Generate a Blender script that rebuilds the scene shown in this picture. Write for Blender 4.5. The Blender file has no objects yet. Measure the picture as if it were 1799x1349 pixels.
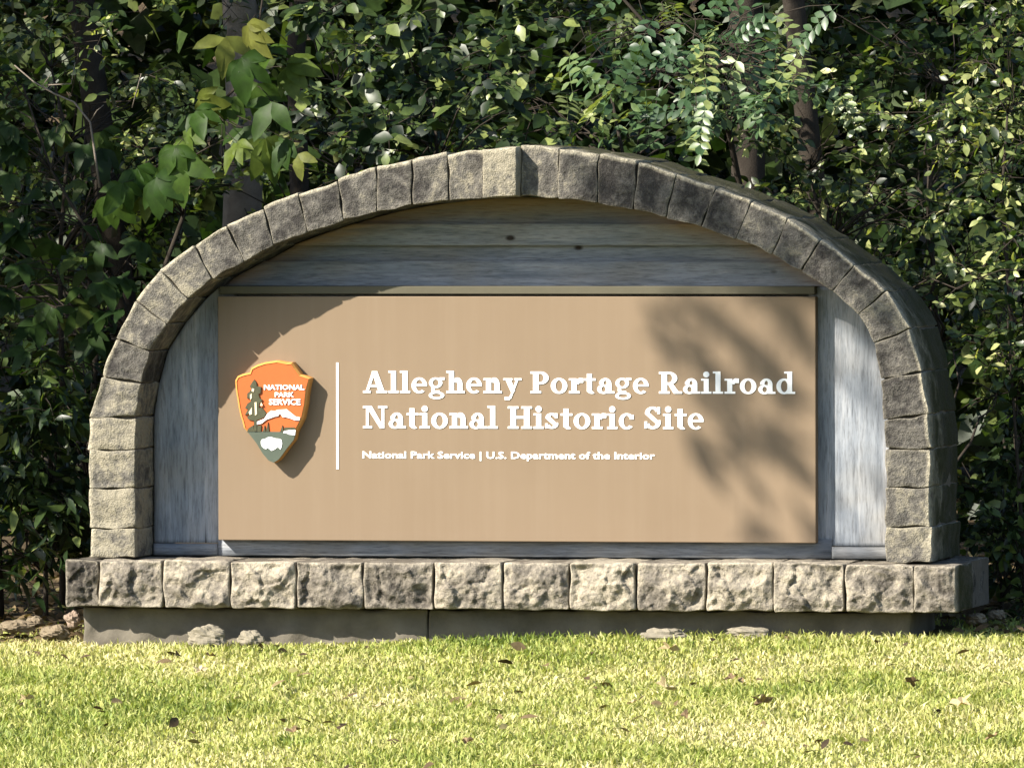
import bpy, math, random
import numpy as np
from mathutils import Vector, Matrix, noise

random.seed(7)
rng = np.random.default_rng(11)
sc = bpy.context.scene
C = sc.collection

# ------------------------------------------------------------------ camera
YAW = math.radians(11.5)
DIST = 45.0
TARGET = Vector((0.01, 0.0, 0.984))
CAM_Z = 1.95
cam_data = bpy.data.cameras.new("camera")
cam = bpy.data.objects.new("camera", cam_data)
C.objects.link(cam)
cam.location = (DIST * math.sin(YAW), -DIST * math.cos(YAW), CAM_Z)
fwd = (TARGET - cam.location).normalized()
quat = fwd.to_track_quat('-Z', 'Y')
ROLL = math.radians(-0.12)
cam.rotation_mode = 'QUATERNION'
cam.rotation_quaternion = quat @ Matrix.Rotation(ROLL, 4, 'Z').to_quaternion()
cam_data.sensor_width = 36.0
cam_data.sensor_fit = 'HORIZONTAL'
FPX = 432.0 * (TARGET - cam.location).length
cam_data.lens = FPX * 36.0 / 1799.0
cam_data.clip_start = 1.0
cam_data.clip_end = 3000.0
sc.camera = cam
ROT = cam.rotation_quaternion.to_matrix()


def ray(px, py):
    return ROT @ Vector(((px - 899.5) / FPX, -(py - 674.5) / FPX, -1.0))


def at(px, py, Y):
    """the point of the plane y = Y seen at photograph pixel (px, py)"""
    d = ray(px, py)
    t = (Y - cam.location.y) / d.y
    return cam.location + d * t


# ------------------------------------------------------------------ sky and sun
TO_SUN = Vector((-1.0, -1.0, 1.0)).normalized()
SUN_EL = math.asin(TO_SUN.z)
world = bpy.data.worlds.new("World")
sc.world = world
world.use_nodes = True
wn = world.node_tree
bg = wn.nodes["Background"]
sky = wn.nodes.new("ShaderNodeTexSky")
sky.sky_type = 'NISHITA'
sky.sun_disc = False
sky.sun_elevation = SUN_EL
sky.sun_rotation = math.atan2(TO_SUN.x, TO_SUN.y)
wn.links.new(sky.outputs[0], bg.inputs[0])
sky.ozone_density = 2.5
bg.inputs[1].default_value = 0.105
sd = bpy.data.lights.new("sun", 'SUN')
sd.energy = 5.0
sd.angle = math.radians(0.53)
sd.color = (1.0, 0.93, 0.82)
sun = bpy.data.objects.new("sun", sd)
C.objects.link(sun)
sun.rotation_mode = 'QUATERNION'
sun.rotation_quaternion = (-TO_SUN).to_track_quat('-Z', 'Y')
sun.location = (-12, -14, 14)
sc.view_settings.view_transform = 'Standard'
sc.view_settings.look = 'None'
sc.view_settings.gamma = 1.0
sc.view_settings.use_curve_mapping = False
sc.view_settings.exposure = 1.45
sc.cycles.use_denoising = True
sc.cycles.max_bounces = 8
sc.cycles.transparent_max_bounces = 4
sc.cycles.sample_clamp_indirect = 6.0


# ------------------------------------------------------------------ object helpers
def link(o, parent=None):
    C.objects.link(o)
    if parent is not None:
        o.parent = parent
    return o


def tag(o, label=None, cat=None, group=None, kind=None):
    if label: o["label"] = label
    if cat: o["category"] = cat
    if group: o["group"] = group
    if kind: o["kind"] = kind
    return o


def thing(name, label, cat, loc=(0, 0, 0), group=None):
    o = bpy.data.objects.new(name, None)
    o.empty_display_size = 0.2
    link(o)
    o.location = loc
    return tag(o, label, cat, group)


def obj(name, me, mat=None, parent=None, local=True):
    """me is in world coordinates when local is True and the parent is moved"""
    o = bpy.data.objects.new(name, me)
    link(o, parent)
    if mat is not None and not me.materials:
        me.materials.append(mat)
    if parent is not None and local:
        off = Vector((0, 0, 0))
        p = parent
        while p is not None:
            off += p.location
            p = p.parent
        o.location = -off
    return o


def mesh(name, verts, faces, smooth=False):
    me = bpy.data.meshes.new(name)
    me.from_pydata([tuple(v) for v in verts], [], faces)
    me.update()
    if smooth:
        me.polygons.foreach_set("use_smooth", [True] * len(me.polygons))
    return me


def np_mesh(name, V, F, smooth=False, attrs=None):
    """V (n,3), F list of (m,k) int arrays with fixed k each"""
    me = bpy.data.meshes.new(name)
    V = np.asarray(V, dtype=np.float32)
    if not isinstance(F, (list, tuple)):
        F = [F]
    loops = np.concatenate([f.ravel() for f in F]).astype(np.int32)
    counts = np.concatenate([np.full(len(f), f.shape[1]) for f in F]).astype(np.int32)
    starts = np.concatenate([[0], np.cumsum(counts)[:-1]]).astype(np.int32)
    me.vertices.add(len(V))
    me.vertices.foreach_set("co", V.ravel())
    me.loops.add(len(loops))
    me.loops.foreach_set("vertex_index", loops)
    me.polygons.add(len(counts))
    me.polygons.foreach_set("loop_start", starts)
    me.polygons.foreach_set("loop_total", counts)
    if smooth:
        me.polygons.foreach_set("use_smooth", np.ones(len(counts), dtype=bool))
    for nm, arr in (attrs or {}).items():
        a = me.attributes.new(nm, 'FLOAT', 'POINT')
        a.data.foreach_set("value", np.asarray(arr, dtype=np.float32))
    me.update()
    me.validate()
    return me


class MB:
    def __init__(self):
        self.v = []; self.f = []

    def add(self, vs, fs):
        n = len(self.v)
        self.v += [tuple(v) for v in vs]
        self.f += [tuple(i + n for i in f) for f in fs]

    def box(self, x0, x1, y0, y1, z0, z1):
        self.add([(x0, y0, z0), (x1, y0, z0), (x1, y1, z0), (x0, y1, z0), (x0, y0, z1), (x1, y0, z1), (x1, y1, z1), (x0, y1, z1)],
                 [(0, 3, 2, 1), (4, 5, 6, 7), (0, 1, 5, 4), (1, 2, 6, 5), (2, 3, 7, 6), (3, 0, 4, 7)])

    def prism(self, pts, y0, y1):
        """pts (x,z) counter-clockwise seen from -Y, extruded from y0 (front) to y1 (back)"""
        n = len(pts)
        a = sum(pts[i][0] * pts[(i + 1) % n][1] - pts[(i + 1) % n][0] * pts[i][1] for i in range(n))
        if a < 0: pts = pts[::-1]
        self.add([(p[0], y0, p[1]) for p in pts] + [(p[0], y1, p[1]) for p in pts],
                 [tuple(range(n)), tuple(range(2 * n - 1, n - 1, -1))] + [(i, n + i, n + (i + 1) % n, (i + 1) % n) for i in range(n)])

    def tube(self, path, radii, sides=7):
        path = [Vector(p) for p in path]
        n0 = len(self.v)
        for i, p in enumerate(path):
            d = (path[min(i + 1, len(path) - 1)] - path[max(i - 1, 0)])
            d = d.normalized() if d.length > 1e-9 else Vector((0, 0, 1))
            a = d.cross(Vector((0.31, 0.9, 0.17))).normalized()
            b = d.cross(a)
            for k in range(sides):
                t = 2 * math.pi * k / sides
                self.v.append(tuple(p + (a * math.cos(t) + b * math.sin(t)) * radii[i]))
        for i in range(len(path) - 1):
            for k in range(sides):
                q = n0 + i * sides
                self.f.append((q + k, q + (k + 1) % sides, q + sides + (k + 1) % sides, q + sides + k))
        self.f.append(tuple(n0 + k for k in range(sides))[::-1])
        self.f.append(tuple(n0 + (len(path) - 1) * sides + k for k in range(sides)))

    def mesh(self, name, smooth=False):
        return mesh(name, self.v, self.f, smooth)


# ------------------------------------------------------------------ materials
def new_mat(name):
    m = bpy.data.materials.new(name)
    m.use_nodes = True
    nt = m.node_tree
    b = nt.nodes["Principled BSDF"]
    return m, nt, b


def N(nt, t, **kw):
    n = nt.nodes.new(t)
    for k, v in kw.items():
        if k in n.inputs.keys() if isinstance(k, str) else False:
            n.inputs[k].default_value = v
        else:
            setattr(n, k, v)
    return n


def noise_tex(nt, scale, detail=4, rough=0.55, vec=None, distortion=0.0):
    n = nt.nodes.new("ShaderNodeTexNoise")
    n.inputs["Scale"].default_value = scale
    n.inputs["Detail"].default_value = detail
    n.inputs["Roughness"].default_value = rough
    n.inputs["Distortion"].default_value = distortion
    if vec is not None: nt.links.new(vec, n.inputs["Vector"])
    return n.outputs["Fac"]


def ramp(nt, fac, stops, interp='LINEAR'):
    r = nt.nodes.new("ShaderNodeValToRGB")
    r.color_ramp.interpolation = interp
    el = r.color_ramp.elements
    while len(el) < len(stops): el.new(0.5)
    for e, (p, c) in zip(el, stops):
        e.position = p
        e.color = (*c, 1) if not isinstance(c, (int, float)) else (c, c, c, 1)
    nt.links.new(fac, r.inputs[0])
    return r.outputs[0]


def mix(nt, fac, a, b, mode='MIX'):
    m = nt.nodes.new("ShaderNodeMix")
    m.data_type = 'RGBA'; m.blend_type = mode
    for s, v in ((m.inputs[0], fac), (m.inputs[6], a), (m.inputs[7], b)):
        if isinstance(v, (int, float)): s.default_value = v
        elif isinstance(v, tuple): s.default_value = (*v, 1)
        else: nt.links.new(v, s)
    return m.outputs[2]


def math_n(nt, op, a, b=0.0):
    m = nt.nodes.new("ShaderNodeMath"); m.operation = op
    for s, v in ((m.inputs[0], a), (m.inputs[1], b)):
        if isinstance(v, (int, float)): s.default_value = v
        else: nt.links.new(v, s)
    return m.outputs[0]


def coords(nt, scale=(1, 1, 1), rnd=False, kind="Object"):
    tc = nt.nodes.new("ShaderNodeTexCoord")
    mp = nt.nodes.new("ShaderNodeMapping")
    mp.inputs["Scale"].default_value = scale
    nt.links.new(tc.outputs[kind], mp.inputs["Vector"])
    if rnd:
        oi = nt.nodes.new("ShaderNodeObjectInfo")
        c = nt.nodes.new("ShaderNodeCombineXYZ")
        v = math_n(nt, 'MULTIPLY', oi.outputs["Random"], 57.0)
        for i in range(3): nt.links.new(v, c.inputs[i])
        nt.links.new(c.outputs[0], mp.inputs["Location"])
    return mp.outputs[0]


def bump(nt, b, h, strength=0.4, dist=0.01):
    n = nt.nodes.new("ShaderNodeBump")
    n.inputs["Strength"].default_value = strength
    n.inputs["Distance"].default_value = dist
    nt.links.new(h, n.inputs["Height"])
    nt.links.new(n.outputs[0], b.inputs["Normal"])


def obj_attr(nt, name):
    a = nt.nodes.new("ShaderNodeAttribute")
    a.attribute_type = 'OBJECT'; a.attribute_name = name
    return a.outputs["Fac"]


def geo_attr(nt, name):
    a = nt.nodes.new("ShaderNodeAttribute")
    a.attribute_type = 'GEOMETRY'; a.attribute_name = name
    return a.outputs["Fac"]


def stone_mat(name, dark, mid, light, patch=7.0, contrast=0.12):
    m, nt, b = new_mat(name)
    v = coords(nt, rnd=True)
    tone = obj_attr(nt, "tone")
    n1 = noise_tex(nt, patch, 5, 0.62, v, 0.4)
    n2 = noise_tex(nt, patch * 5, 4, 0.6, v)
    n3 = noise_tex(nt, 160, 3, 0.6, v)
    f = math_n(nt, 'ADD', n1, math_n(nt, 'MULTIPLY', math_n(nt, 'SUBTRACT', tone, 0.5), 0.55))
    f = math_n(nt, 'ADD', f, math_n(nt, 'MULTIPLY', math_n(nt, 'SUBTRACT', n2, 0.5), 0.6))
    col = ramp(nt, f, [(0.5 - contrast * 1.6, dark), (0.5, mid), (0.5 + contrast * 1.4, light)])
    edge = geo_attr(nt, "edge")                      # worn arrises: paler freshly broken stone
    ew = math_n(nt, 'MULTIPLY', edge, ramp(nt, n2, [(0.25, 0.15), (0.6, 1.0)]))
    col = mix(nt, ew, col, tuple(min(1, c * 1.6) for c in light))
    mo = math_n(nt, 'MULTIPLY', geo_attr(nt, "moss_shade"), ramp(nt, n1, [(0.3, 0.45), (0.55, 1.0)]))  # mossy tint that also paints shade onto outer and right-end faces
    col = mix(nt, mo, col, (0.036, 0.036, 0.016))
    col = mix(nt, 1.0, col, ramp(nt, n3, [(0.3, 0.80), (0.7, 1.14)]), 'MULTIPLY')
    nt.links.new(col, b.inputs["Base Color"])
    b.inputs["Roughness"].default_value = 0.93
    b.inputs["Specular IOR Level"].default_value = 0.15
    h = math_n(nt, 'ADD', math_n(nt, 'MULTIPLY', n2, 0.7), math_n(nt, 'MULTIPLY', n3, 0.3))
    bump(nt, b, h, 0.8, 0.02)
    return m


def plain(name, col, rough=0.6, spec=0.3, vary=0.1, scale=12, bumpy=0.0):
    m, nt, b = new_mat(name)
    v = coords(nt, kind="Object")
    n = noise_tex(nt, scale, 5, 0.6, v)
    c = mix(nt, n, tuple(x * (1 - vary) for x in col), tuple(min(1, x * (1 + vary)) for x in col))
    nt.links.new(c, b.inputs["Base Color"])
    b.inputs["Roughness"].default_value = rough
    b.inputs["Specular IOR Level"].default_value = spec
    if bumpy: bump(nt, b, noise_tex(nt, scale * 8, 4, 0.6, v), bumpy, 0.004)
    return m


def leaf_mat(name, stops, trans=0.32, rough=0.46, per_object=False, spec=0.28):
    m, nt, b = new_mat(name)
    if per_object:
        oi = nt.nodes.new("ShaderNodeObjectInfo")
        f = oi.outputs["Random"]
    else:
        f = geo_attr(nt, "tint")
    col = ramp(nt, f, stops)
    ln = noise_tex(nt, 26.0, 3, 0.6, coords(nt))
    col = mix(nt, 1.0, col, ramp(nt, ln, [(0.3, 0.62), (0.7, 1.18)]), 'MULTIPLY')
    nt.links.new(col, b.inputs["Base Color"])
    b.inputs["Roughness"].default_value = rough
    b.inputs["Specular IOR Level"].default_value = spec
    tr = nt.nodes.new("ShaderNodeBsdfTranslucent")
    tcol = mix(nt, 1.0, col, (1.35, 1.45, 0.5), 'MULTIPLY')
    nt.links.new(tcol, tr.inputs["Color"])
    ms = nt.nodes.new("ShaderNodeMixShader")
    ms.inputs[0].default_value = trans
    nt.links.new(b.outputs[0], ms.inputs[1])
    nt.links.new(tr.outputs[0], ms.inputs[2])
    nt.links.new(ms.outputs[0], nt.nodes["Material Output"].inputs["Surface"])
    return m


def wood_mat(name, axis, knots=True, gain=1.0):
    """weathered grey boards, grain along axis ('x' or 'z')"""
    m, nt, b = new_mat(name)
    s = (0.9, 5, 10) if axis == 'x' else (8, 5, 0.8)
    v = coords(nt, s, rnd=True)
    g = noise_tex(nt, 2.2, 6, 0.62, v, 0.6)
    v2 = coords(nt, tuple(x * 3 for x in s), rnd=True)
    g2 = noise_tex(nt, 5.0, 5, 0.7, v2)
    v3 = coords(nt, (1.6, 1, 2.2), rnd=True)
    p = noise_tex(nt, 1.7, 3, 0.5, v3)
    col = ramp(nt, g, [(0.30, (0.12, 0.135, 0.155)), (0.5, (0.20, 0.215, 0.235)), (0.68, (0.28, 0.285, 0.295))])
    col = mix(nt, ramp(nt, p, [(0.48, 0.0), (0.75, 0.6)]), col, (0.20, 0.18, 0.145))
    col = mix(nt, 1.0, col, ramp(nt, g2, [(0.32, 0.58 * gain), (0.5, 0.98 * gain), (0.7, 1.12 * gain)]), 'MULTIPLY')
    ck = noise_tex(nt, 1.0, 2, 0.5, coords(nt, (1.2, 6, 60) if axis == 'x' else (60, 6, 1.2), rnd=True))
    col = mix(nt, ramp(nt, ck, [(0.26, 0.9), (0.31, 0.0)]), col, (0.04, 0.038, 0.036))
    stain = geo_attr(nt, "stain")
    col = mix(nt, math_n(nt, 'MULTIPLY', stain, ramp(nt, g, [(0.3, 0.35), (0.65, 1.0)])), col, (0.30, 0.165, 0.055))
    if knots:
        vo = nt.nodes.new("ShaderNodeTexVoronoi")
        vo.inputs["Scale"].default_value = 1.0
        kv = coords(nt, (3.2, 1.0, 5.6) if axis == 'x' else (5.0, 1.0, 2.6), rnd=True)
        nt.links.new(kv, vo.inputs["Vector"])
        k = ramp(nt, vo.outputs["Distance"], [(0.045, 1.0), (0.085, 0.0)])
        col = mix(nt, k, col, (0.03, 0.024, 0.02))
    nt.links.new(col, b.inputs["Base Color"])
    b.inputs["Roughness"].default_value = 0.85
    b.inputs["Specular IOR Level"].default_value = 0.2
    bump(nt, b, math_n(nt, 'ADD', g, math_n(nt, 'MULTIPLY', g2, 0.5)), 0.5, 0.006)
    return m


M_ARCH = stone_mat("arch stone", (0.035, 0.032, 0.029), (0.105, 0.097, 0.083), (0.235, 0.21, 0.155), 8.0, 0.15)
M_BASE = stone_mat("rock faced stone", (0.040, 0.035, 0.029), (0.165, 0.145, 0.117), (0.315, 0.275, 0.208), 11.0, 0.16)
M_MORTAR = plain("mortar", (0.11, 0.095, 0.075), 0.95, 0.1, 0.4, 30, 0.5)
M_FOOT = plain("concrete footing", (0.115, 0.102, 0.08), 0.97, 0.1, 0.8, 5, 1.0)
M_ROCK = plain("pale fieldstone", (0.19, 0.168, 0.125), 0.95, 0.1, 0.35, 18, 0.6)
M_WOODX = wood_mat("grey boards across", 'x')
M_WOODZ = wood_mat("grey boards upright", 'z', True, 1.25)
m, nt, b = new_mat("brown sign paint")
v = coords(nt)
pn1 = noise_tex(nt, 2.0, 5, 0.6, v); pn2 = noise_tex(nt, 1.0, 5, 0.65, coords(nt, (26, 1, 1.1))); pn3 = noise_tex(nt, 90, 3, 0.6, v)
c_ = mix(nt, pn1, (0.162, 0.116, 0.073), (0.190, 0.139, 0.090))
c_ = mix(nt, ramp(nt, pn2, [(0.45, 0.0), (0.8, 0.2)]), c_, (0.22, 0.168, 0.115))
c_ = mix(nt, ramp(nt, pn3, [(0.66, 0.0), (0.8, 0.35)]), c_, (0.12, 0.09, 0.06))
nt.links.new(c_, b.inputs["Base Color"])
nt.links.new(ramp(nt, pn1, [(0.3, 0.5), (0.7, 0.72)]), b.inputs["Roughness"])
b.inputs["Specular IOR Level"].default_value = 0.2
M_PANEL = m
M_TRIM = plain("olive brown trim", (0.082, 0.074, 0.05), 0.75, 0.2, 0.15, 8, 0.2)
M_WHITE = plain("white reflective lettering", (0.78, 0.78, 0.76), 0.5, 0.4, 0.04, 30)
M_ORANGE = plain("arrowhead orange", (0.40, 0.088, 0.018), 0.5, 0.3, 0.12, 14)
M_RIM = plain("arrowhead chipped edge", (0.50, 0.235, 0.06), 0.5, 0.3, 0.15, 20)
M_GREEN = plain("arrowhead dark green", (0.06, 0.075, 0.055), 0.5, 0.3, 0.2, 14)
M_TREE = plain("emblem tree green", (0.05, 0.05, 0.025), 0.5, 0.3, 0.5, 60)
M_CREAM = plain("emblem cream", (0.6, 0.5, 0.33), 0.5, 0.3, 0.1, 20)
M_BARK = plain("bark", (0.034, 0.028, 0.022), 0.95, 0.1, 0.5, 22, 0.8)
M_BARKPALE = plain("pale bark", (0.16, 0.135, 0.11), 0.95, 0.1, 0.5, 16, 0.8)


# ------------------------------------------------------------------ ground
def gz(x, y):
    z = -0.038 + (np.clip(x, -3, 3) - 1.75) * 0.0165
    z = z + np.where(y < -0.1, (y + 0.1) * 0.052, 0.0)
    z = np.where(y < -16, z + (-(y + 16)) * 0.045, z)
    z = z + np.where(y > 0.2, (np.minimum(y, 12) - 0.2) * 0.03, 0.0)
    z = z + np.where(y > 13.0, (np.minimum(y, 60) - 13.0) * 0.55, 0.0)
    z = z + 0.012 * np.sin(x * 1.7 + 0.6) * np.sin(y * 1.3 + 1.0)
    return z


def at_ground(px, py):
    d = ray(px, py)
    t0 = 30.0 / abs(d.y) if False else 20.0
    p = None
    for i in range(4000):
        t = t0 + i * 0.012
        q = cam.location + d * t
        if q.z < float(gz(np.float64(q.x), np.float64(q.y))):
            p = q; break
    return p if p is not None else at(px, py, 0)


def axis_pts(lo, hi, fine_lo, fine_hi, step):
    far = [lo, lo * 0.5, lo * 0.25]
    mid = list(np.arange(fine_lo, fine_hi + 1e-6, step))
    a = sorted(set([x for x in far if x < fine_lo - 1] + mid + [x for x in [hi * .25, hi * .5, hi] if x > fine_hi + 1]))
    return np.array(a)


gx = axis_pts(-600, 600, -14, 14, 0.35)
gy = np.array(sorted(list(axis_pts(-600, 600, -16.45, 14, 0.35)) + [18.0, 25.0, 35.0, 47.0, 60.0]))
GX, GY = np.meshgrid(gx, gy)
GZ = gz(GX, GY)
nx, ny = len(gx), len(gy)
idx = np.arange(nx * ny).reshape(ny, nx)
F = np.stack([idx[:-1, :-1], idx[:-1, 1:], idx[1:, 1:], idx[1:, :-1]], -1).reshape(-1, 4)
m, nt, b = new_mat("lawn soil and leaf mould")
v = coords(nt)
n1 = noise_tex(nt, 1.4, 4, 0.6, v); n2 = noise_tex(nt, 40, 4, 0.65, v)
lawn = mix(nt, n2, (0.075, 0.085, 0.025), (0.19, 0.18, 0.075))
mould = mix(nt, n2, (0.03, 0.023, 0.015), (0.13, 0.095, 0.055))
sx = nt.nodes.new("ShaderNodeSeparateXYZ"); nt.links.new(v, sx.inputs[0])
f = ramp(nt, math_n(nt, 'ADD', math_n(nt, 'MULTIPLY', sx.outputs[1], 0.25), math_n(nt, 'MULTIPLY', n1, 0.3)), [(0.2, 0.0), (0.34, 1.0)])
nt.links.new(mix(nt, f, lawn, mould), b.inputs["Base Color"])
b.inputs["Roughness"].default_value = 0.95
b.inputs["Specular IOR Level"].default_value = 0.1
bump(nt, b, n2, 0.8, 0.03)
ground = obj("ground", np_mesh("ground", np.stack([GX, GY, GZ], -1).reshape(-1, 3), F, True), m)
tag(ground, "mown lawn running back into shaded leaf mould", None, None, "structure")


# ------------------------------------------------------------------ stone blocks
def chip(p, f, k):
    d, pts = noise.voronoi(p * f)
    q = pts[0]
    tl = noise.cell_vector(q * 3.17 + Vector((5.3, 1.7, 9.1)))
    return k * ((p * f - q).dot(tl) * 0.9 + (noise.cell(q * 2.3 + Vector((3, 8, 1))) - 0.5) * 0.6)


def block(quad, y0, y1, r=0.008, amp=0.004, rough=0.002, seed=0, nu=8, nv=8, nw=5, rock=False, bulge=0.0, smooth=True, rim=False):
    """quad: (x,z) bl, br, tr, tl ; a dressed stone with worn arrises and a tooled or rock face towards -Y"""
    bl, br, tr, tl = [Vector((q[0], 0, q[1])) for q in quad]
    Wd = ((br - bl).length + (tr - tl).length) / 2
    H = ((tl - bl).length + (tr - br).length) / 2
    D = y1 - y0

    def ax(L, n):
        inner = list(np.linspace(r, L - r, n + 1))
        return [0, r * 0.35] + inner + [L - r * 0.35, L]
    us, vs, ws = ax(Wd, nu), ax(H, nv), ax(D, nw)
    nU, nV, nW = len(us), len(vs), len(ws)
    ids = {}; V = []; E = []; MO = []
    pr = random.Random(seed * 17 + 5)
    planes = [(pr.uniform(-2.2, 2.2), pr.uniform(-2.0, 2.0), pr.uniform(.25, 1.0)) for _ in range(7)]
    off = Vector((seed * 3.71, seed * 1.37, seed * 2.11))

    def vid(i, j, k):
        key = (i, j, k)
        if key in ids: return ids[key]
        p = Vector((us[i], ws[k], vs[j]))
        q = Vector((min(max(p.x, r), Wd - r), min(max(p.y, r), D - r), min(max(p.z, r), H - r)))
        dd = p - q
        nrm = dd.normalized() if dd.length > 0 else Vector((0, -1, 0))
        p = q + nrm * r
        # front face relief
        du = min(us[i], Wd - us[i]); dv = min(vs[j], H - vs[j])
        ed = min(du, dv)
        nz = noise.fractal(p * 9 + off, 0.9, 2.1, 4)
        if k <= 2:
            wgt = min(1.0, ed / (0.032 if rock else 0.02))
            wgt = wgt * wgt * (3 - 2 * wgt)
            if rock:
                pp = p + off
                uu, vv = us[i] / Wd - .5, vs[j] / H - .5
                h = min(c0 + a0 * uu + b0 * vv + 0.25 * noise.noise(pp * 6 + Vector((q0, 0, 0))) for q0, (a0, b0, c0) in enumerate(planes))
                h2 = noise.ridged_multi_fractal(pp * 7.0, 0.9, 2.2, 4, 1.0, 2.0)
                p.y -= wgt * (bulge + amp * (0.75 * h + 0.5 * (h2 - 1.0)) + 0.014 * chip(pp, 11.0, 1.0) + 0.004 * chip(pp, 34.0, 1.0))
                p.y += 0.006 * noise.noise(pp * 30)
            else:
                p.y -= wgt * (amp * nz * 1.6 + bulge) + 0.0012 * noise.noise(p * 60 + off)
        # uneven arrises and sides
        jx = noise.noise(Vector((us[i] * 7, vs[j] * 13, ws[k] * 9)) + off)
        jz = noise.noise(Vector((us[i] * 13, vs[j] * 7, ws[k] * 9)) + off + Vector((9, 9, 9)))
        p.x += rough * jx * 2; p.z += rough * jz * 2
        u = p.x / Wd; v_ = p.z / H
        w = bl * (1 - u) * (1 - v_) + br * u * (1 - v_) + tr * u * v_ + tl * (1 - u) * v_
        ids[key] = len(V)
        V.append((w.x, y0 + p.y, w.z))
        s = sorted([min(du, 9), min(dv, 9), min(ws[k], D - ws[k])])
        e = 0.35 * max(0.0, 1 - s[1] / (r * 1.3))
        if rim and vs[j] > H - r * 1.1 and ws[k] < D * 0.5: e = 1.0
        E.append(e)
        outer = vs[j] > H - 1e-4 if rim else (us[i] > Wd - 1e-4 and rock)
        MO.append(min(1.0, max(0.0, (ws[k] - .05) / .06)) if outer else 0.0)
        return ids[key]
    F = []
    for j in range(nV - 1):
        for i in range(nU - 1):
            F.append((vid(i, j, 0), vid(i + 1, j, 0), vid(i + 1, j + 1, 0), vid(i, j + 1, 0)))
            F.append((vid(i, j, nW - 1), vid(i, j + 1, nW - 1), vid(i + 1, j + 1, nW - 1), vid(i + 1, j, nW - 1)))
    for k in range(nW - 1):
        for i in range(nU - 1):
            F.append((vid(i, 0, k), vid(i, 0, k + 1), vid(i + 1, 0, k + 1), vid(i + 1, 0, k)))
            F.append((vid(i, nV - 1, k), vid(i + 1, nV - 1, k), vid(i + 1, nV - 1, k + 1), vid(i, nV - 1, k + 1)))
        for j in range(nV - 1):
            F.append((vid(0, j, k), vid(0, j + 1, k), vid(0, j + 1, k + 1), vid(0, j, k + 1)))
            F.append((vid(nU - 1, j, k), vid(nU - 1, j, k + 1), vid(nU - 1, j + 1, k + 1), vid(nU - 1, j + 1, k)))
    me = np_mesh("stone", np.array(V), np.array(F), smooth, {"edge": E, "moss_shade": MO})
    return me


def xz(px, py, Y):
    p = at(px, py, Y)
    return (p.x, p.z)


def shrink(quad, g):
    c = Vector((sum(q[0] for q in quad) / 4, sum(q[1] for q in quad) / 4))
    out = []
    for i in range(4):
        q = Vector(quad[i]); a = Vector(quad[i - 1]); b_ = Vector(quad[(i + 1) % 4])
        out.append(tuple(q + (a - q).normalized() * g + (b_ - q).normalized() * g))
    return out


# ------------------------------------------------------------------ base course of rock-faced stones
YB = -0.09          # front of the base
base = thing("stone_plinth", "long low course of rock faced stone blocks on a concrete footing under the arch", "plinth", (0, 0.3, 0))
bx = [110, 172, 287, 405, 520, 638, 762, 882, 1000, 1117, 1240, 1358, 1484, 1606, 1681]
ZT, ZB = xz(900, 986, YB)[1], xz(900, 1072.5, YB)[1]
tones = [0.1, 0.55, 0.62, 0.75, 0.45, 0.35, 0.6, 0.55, 0.8, 0.5, 0.75, 0.6, 0.55, 0.45, 0.9]
for i in range(14):
    x0 = xz(bx[i], 1030, YB)[0]; x1 = xz(bx[i + 1], 1030, YB)[0]
    yf = YB + (0.02 if i == 0 else -0.012 if i == 13 else random.uniform(-0.006, 0.006))
    zt = ZT + random.uniform(-0.004, 0.004)
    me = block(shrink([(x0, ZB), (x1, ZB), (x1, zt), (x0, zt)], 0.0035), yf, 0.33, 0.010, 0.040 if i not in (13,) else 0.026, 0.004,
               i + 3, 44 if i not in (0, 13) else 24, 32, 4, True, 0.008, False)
    o = obj("stone", me, M_BASE, base)
    o["tone"] = tones[i]
XL, XR = xz(110, 1030, YB)[0], xz(1681, 1030, YB)[0]
for i in range(7):
    x0 = XL + 0.01 + (XR - XL - 0.02) * i / 7; x1 = XL + 0.01 + (XR - XL - 0.02) * (i + 1) / 7
    me = block(shrink([(x0, ZB), (x1, ZB), (x1, ZT), (x0, ZT)], 0.004), 0.335, 0.82, 0.014, 0.004, 0.006, 40 + i, 10, 8, 8)
    o = obj("stone", me, M_BASE, base); o["tone"] = random.uniform(0.1, 0.4)
mb = MB()
mb.box(XL + 0.012, XR - 0.012, YB + 0.05, 0.80, ZB + 0.004, ZT - 0.007)
obj("mortar", mb.mesh("mortar"), M_MORTAR, base)
fx0, fx1 = xz(146, 1090, 0.04)[0], xz(1600, 1090, 0.04)[0]
mb = MB()
nseg = 40
for s in range(2):
    a = fx0 + (fx1 - fx0) * (0, 0.42, 1)[s]; c = fx0 + (fx1 - fx0) * (0, 0.42, 1)[s + 1]
    me = block([(a + 0.001, -0.25), (c - 0.001, -0.25), (c - 0.001, ZB - 0.002), (a + 0.001, ZB - 0.002)], 0.035 + s * 0.002, 0.68, 0.012, 0.014, 0.004, 70 + s, 60, 12, 6)
    obj("footing", me, M_FOOT, base)

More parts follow.
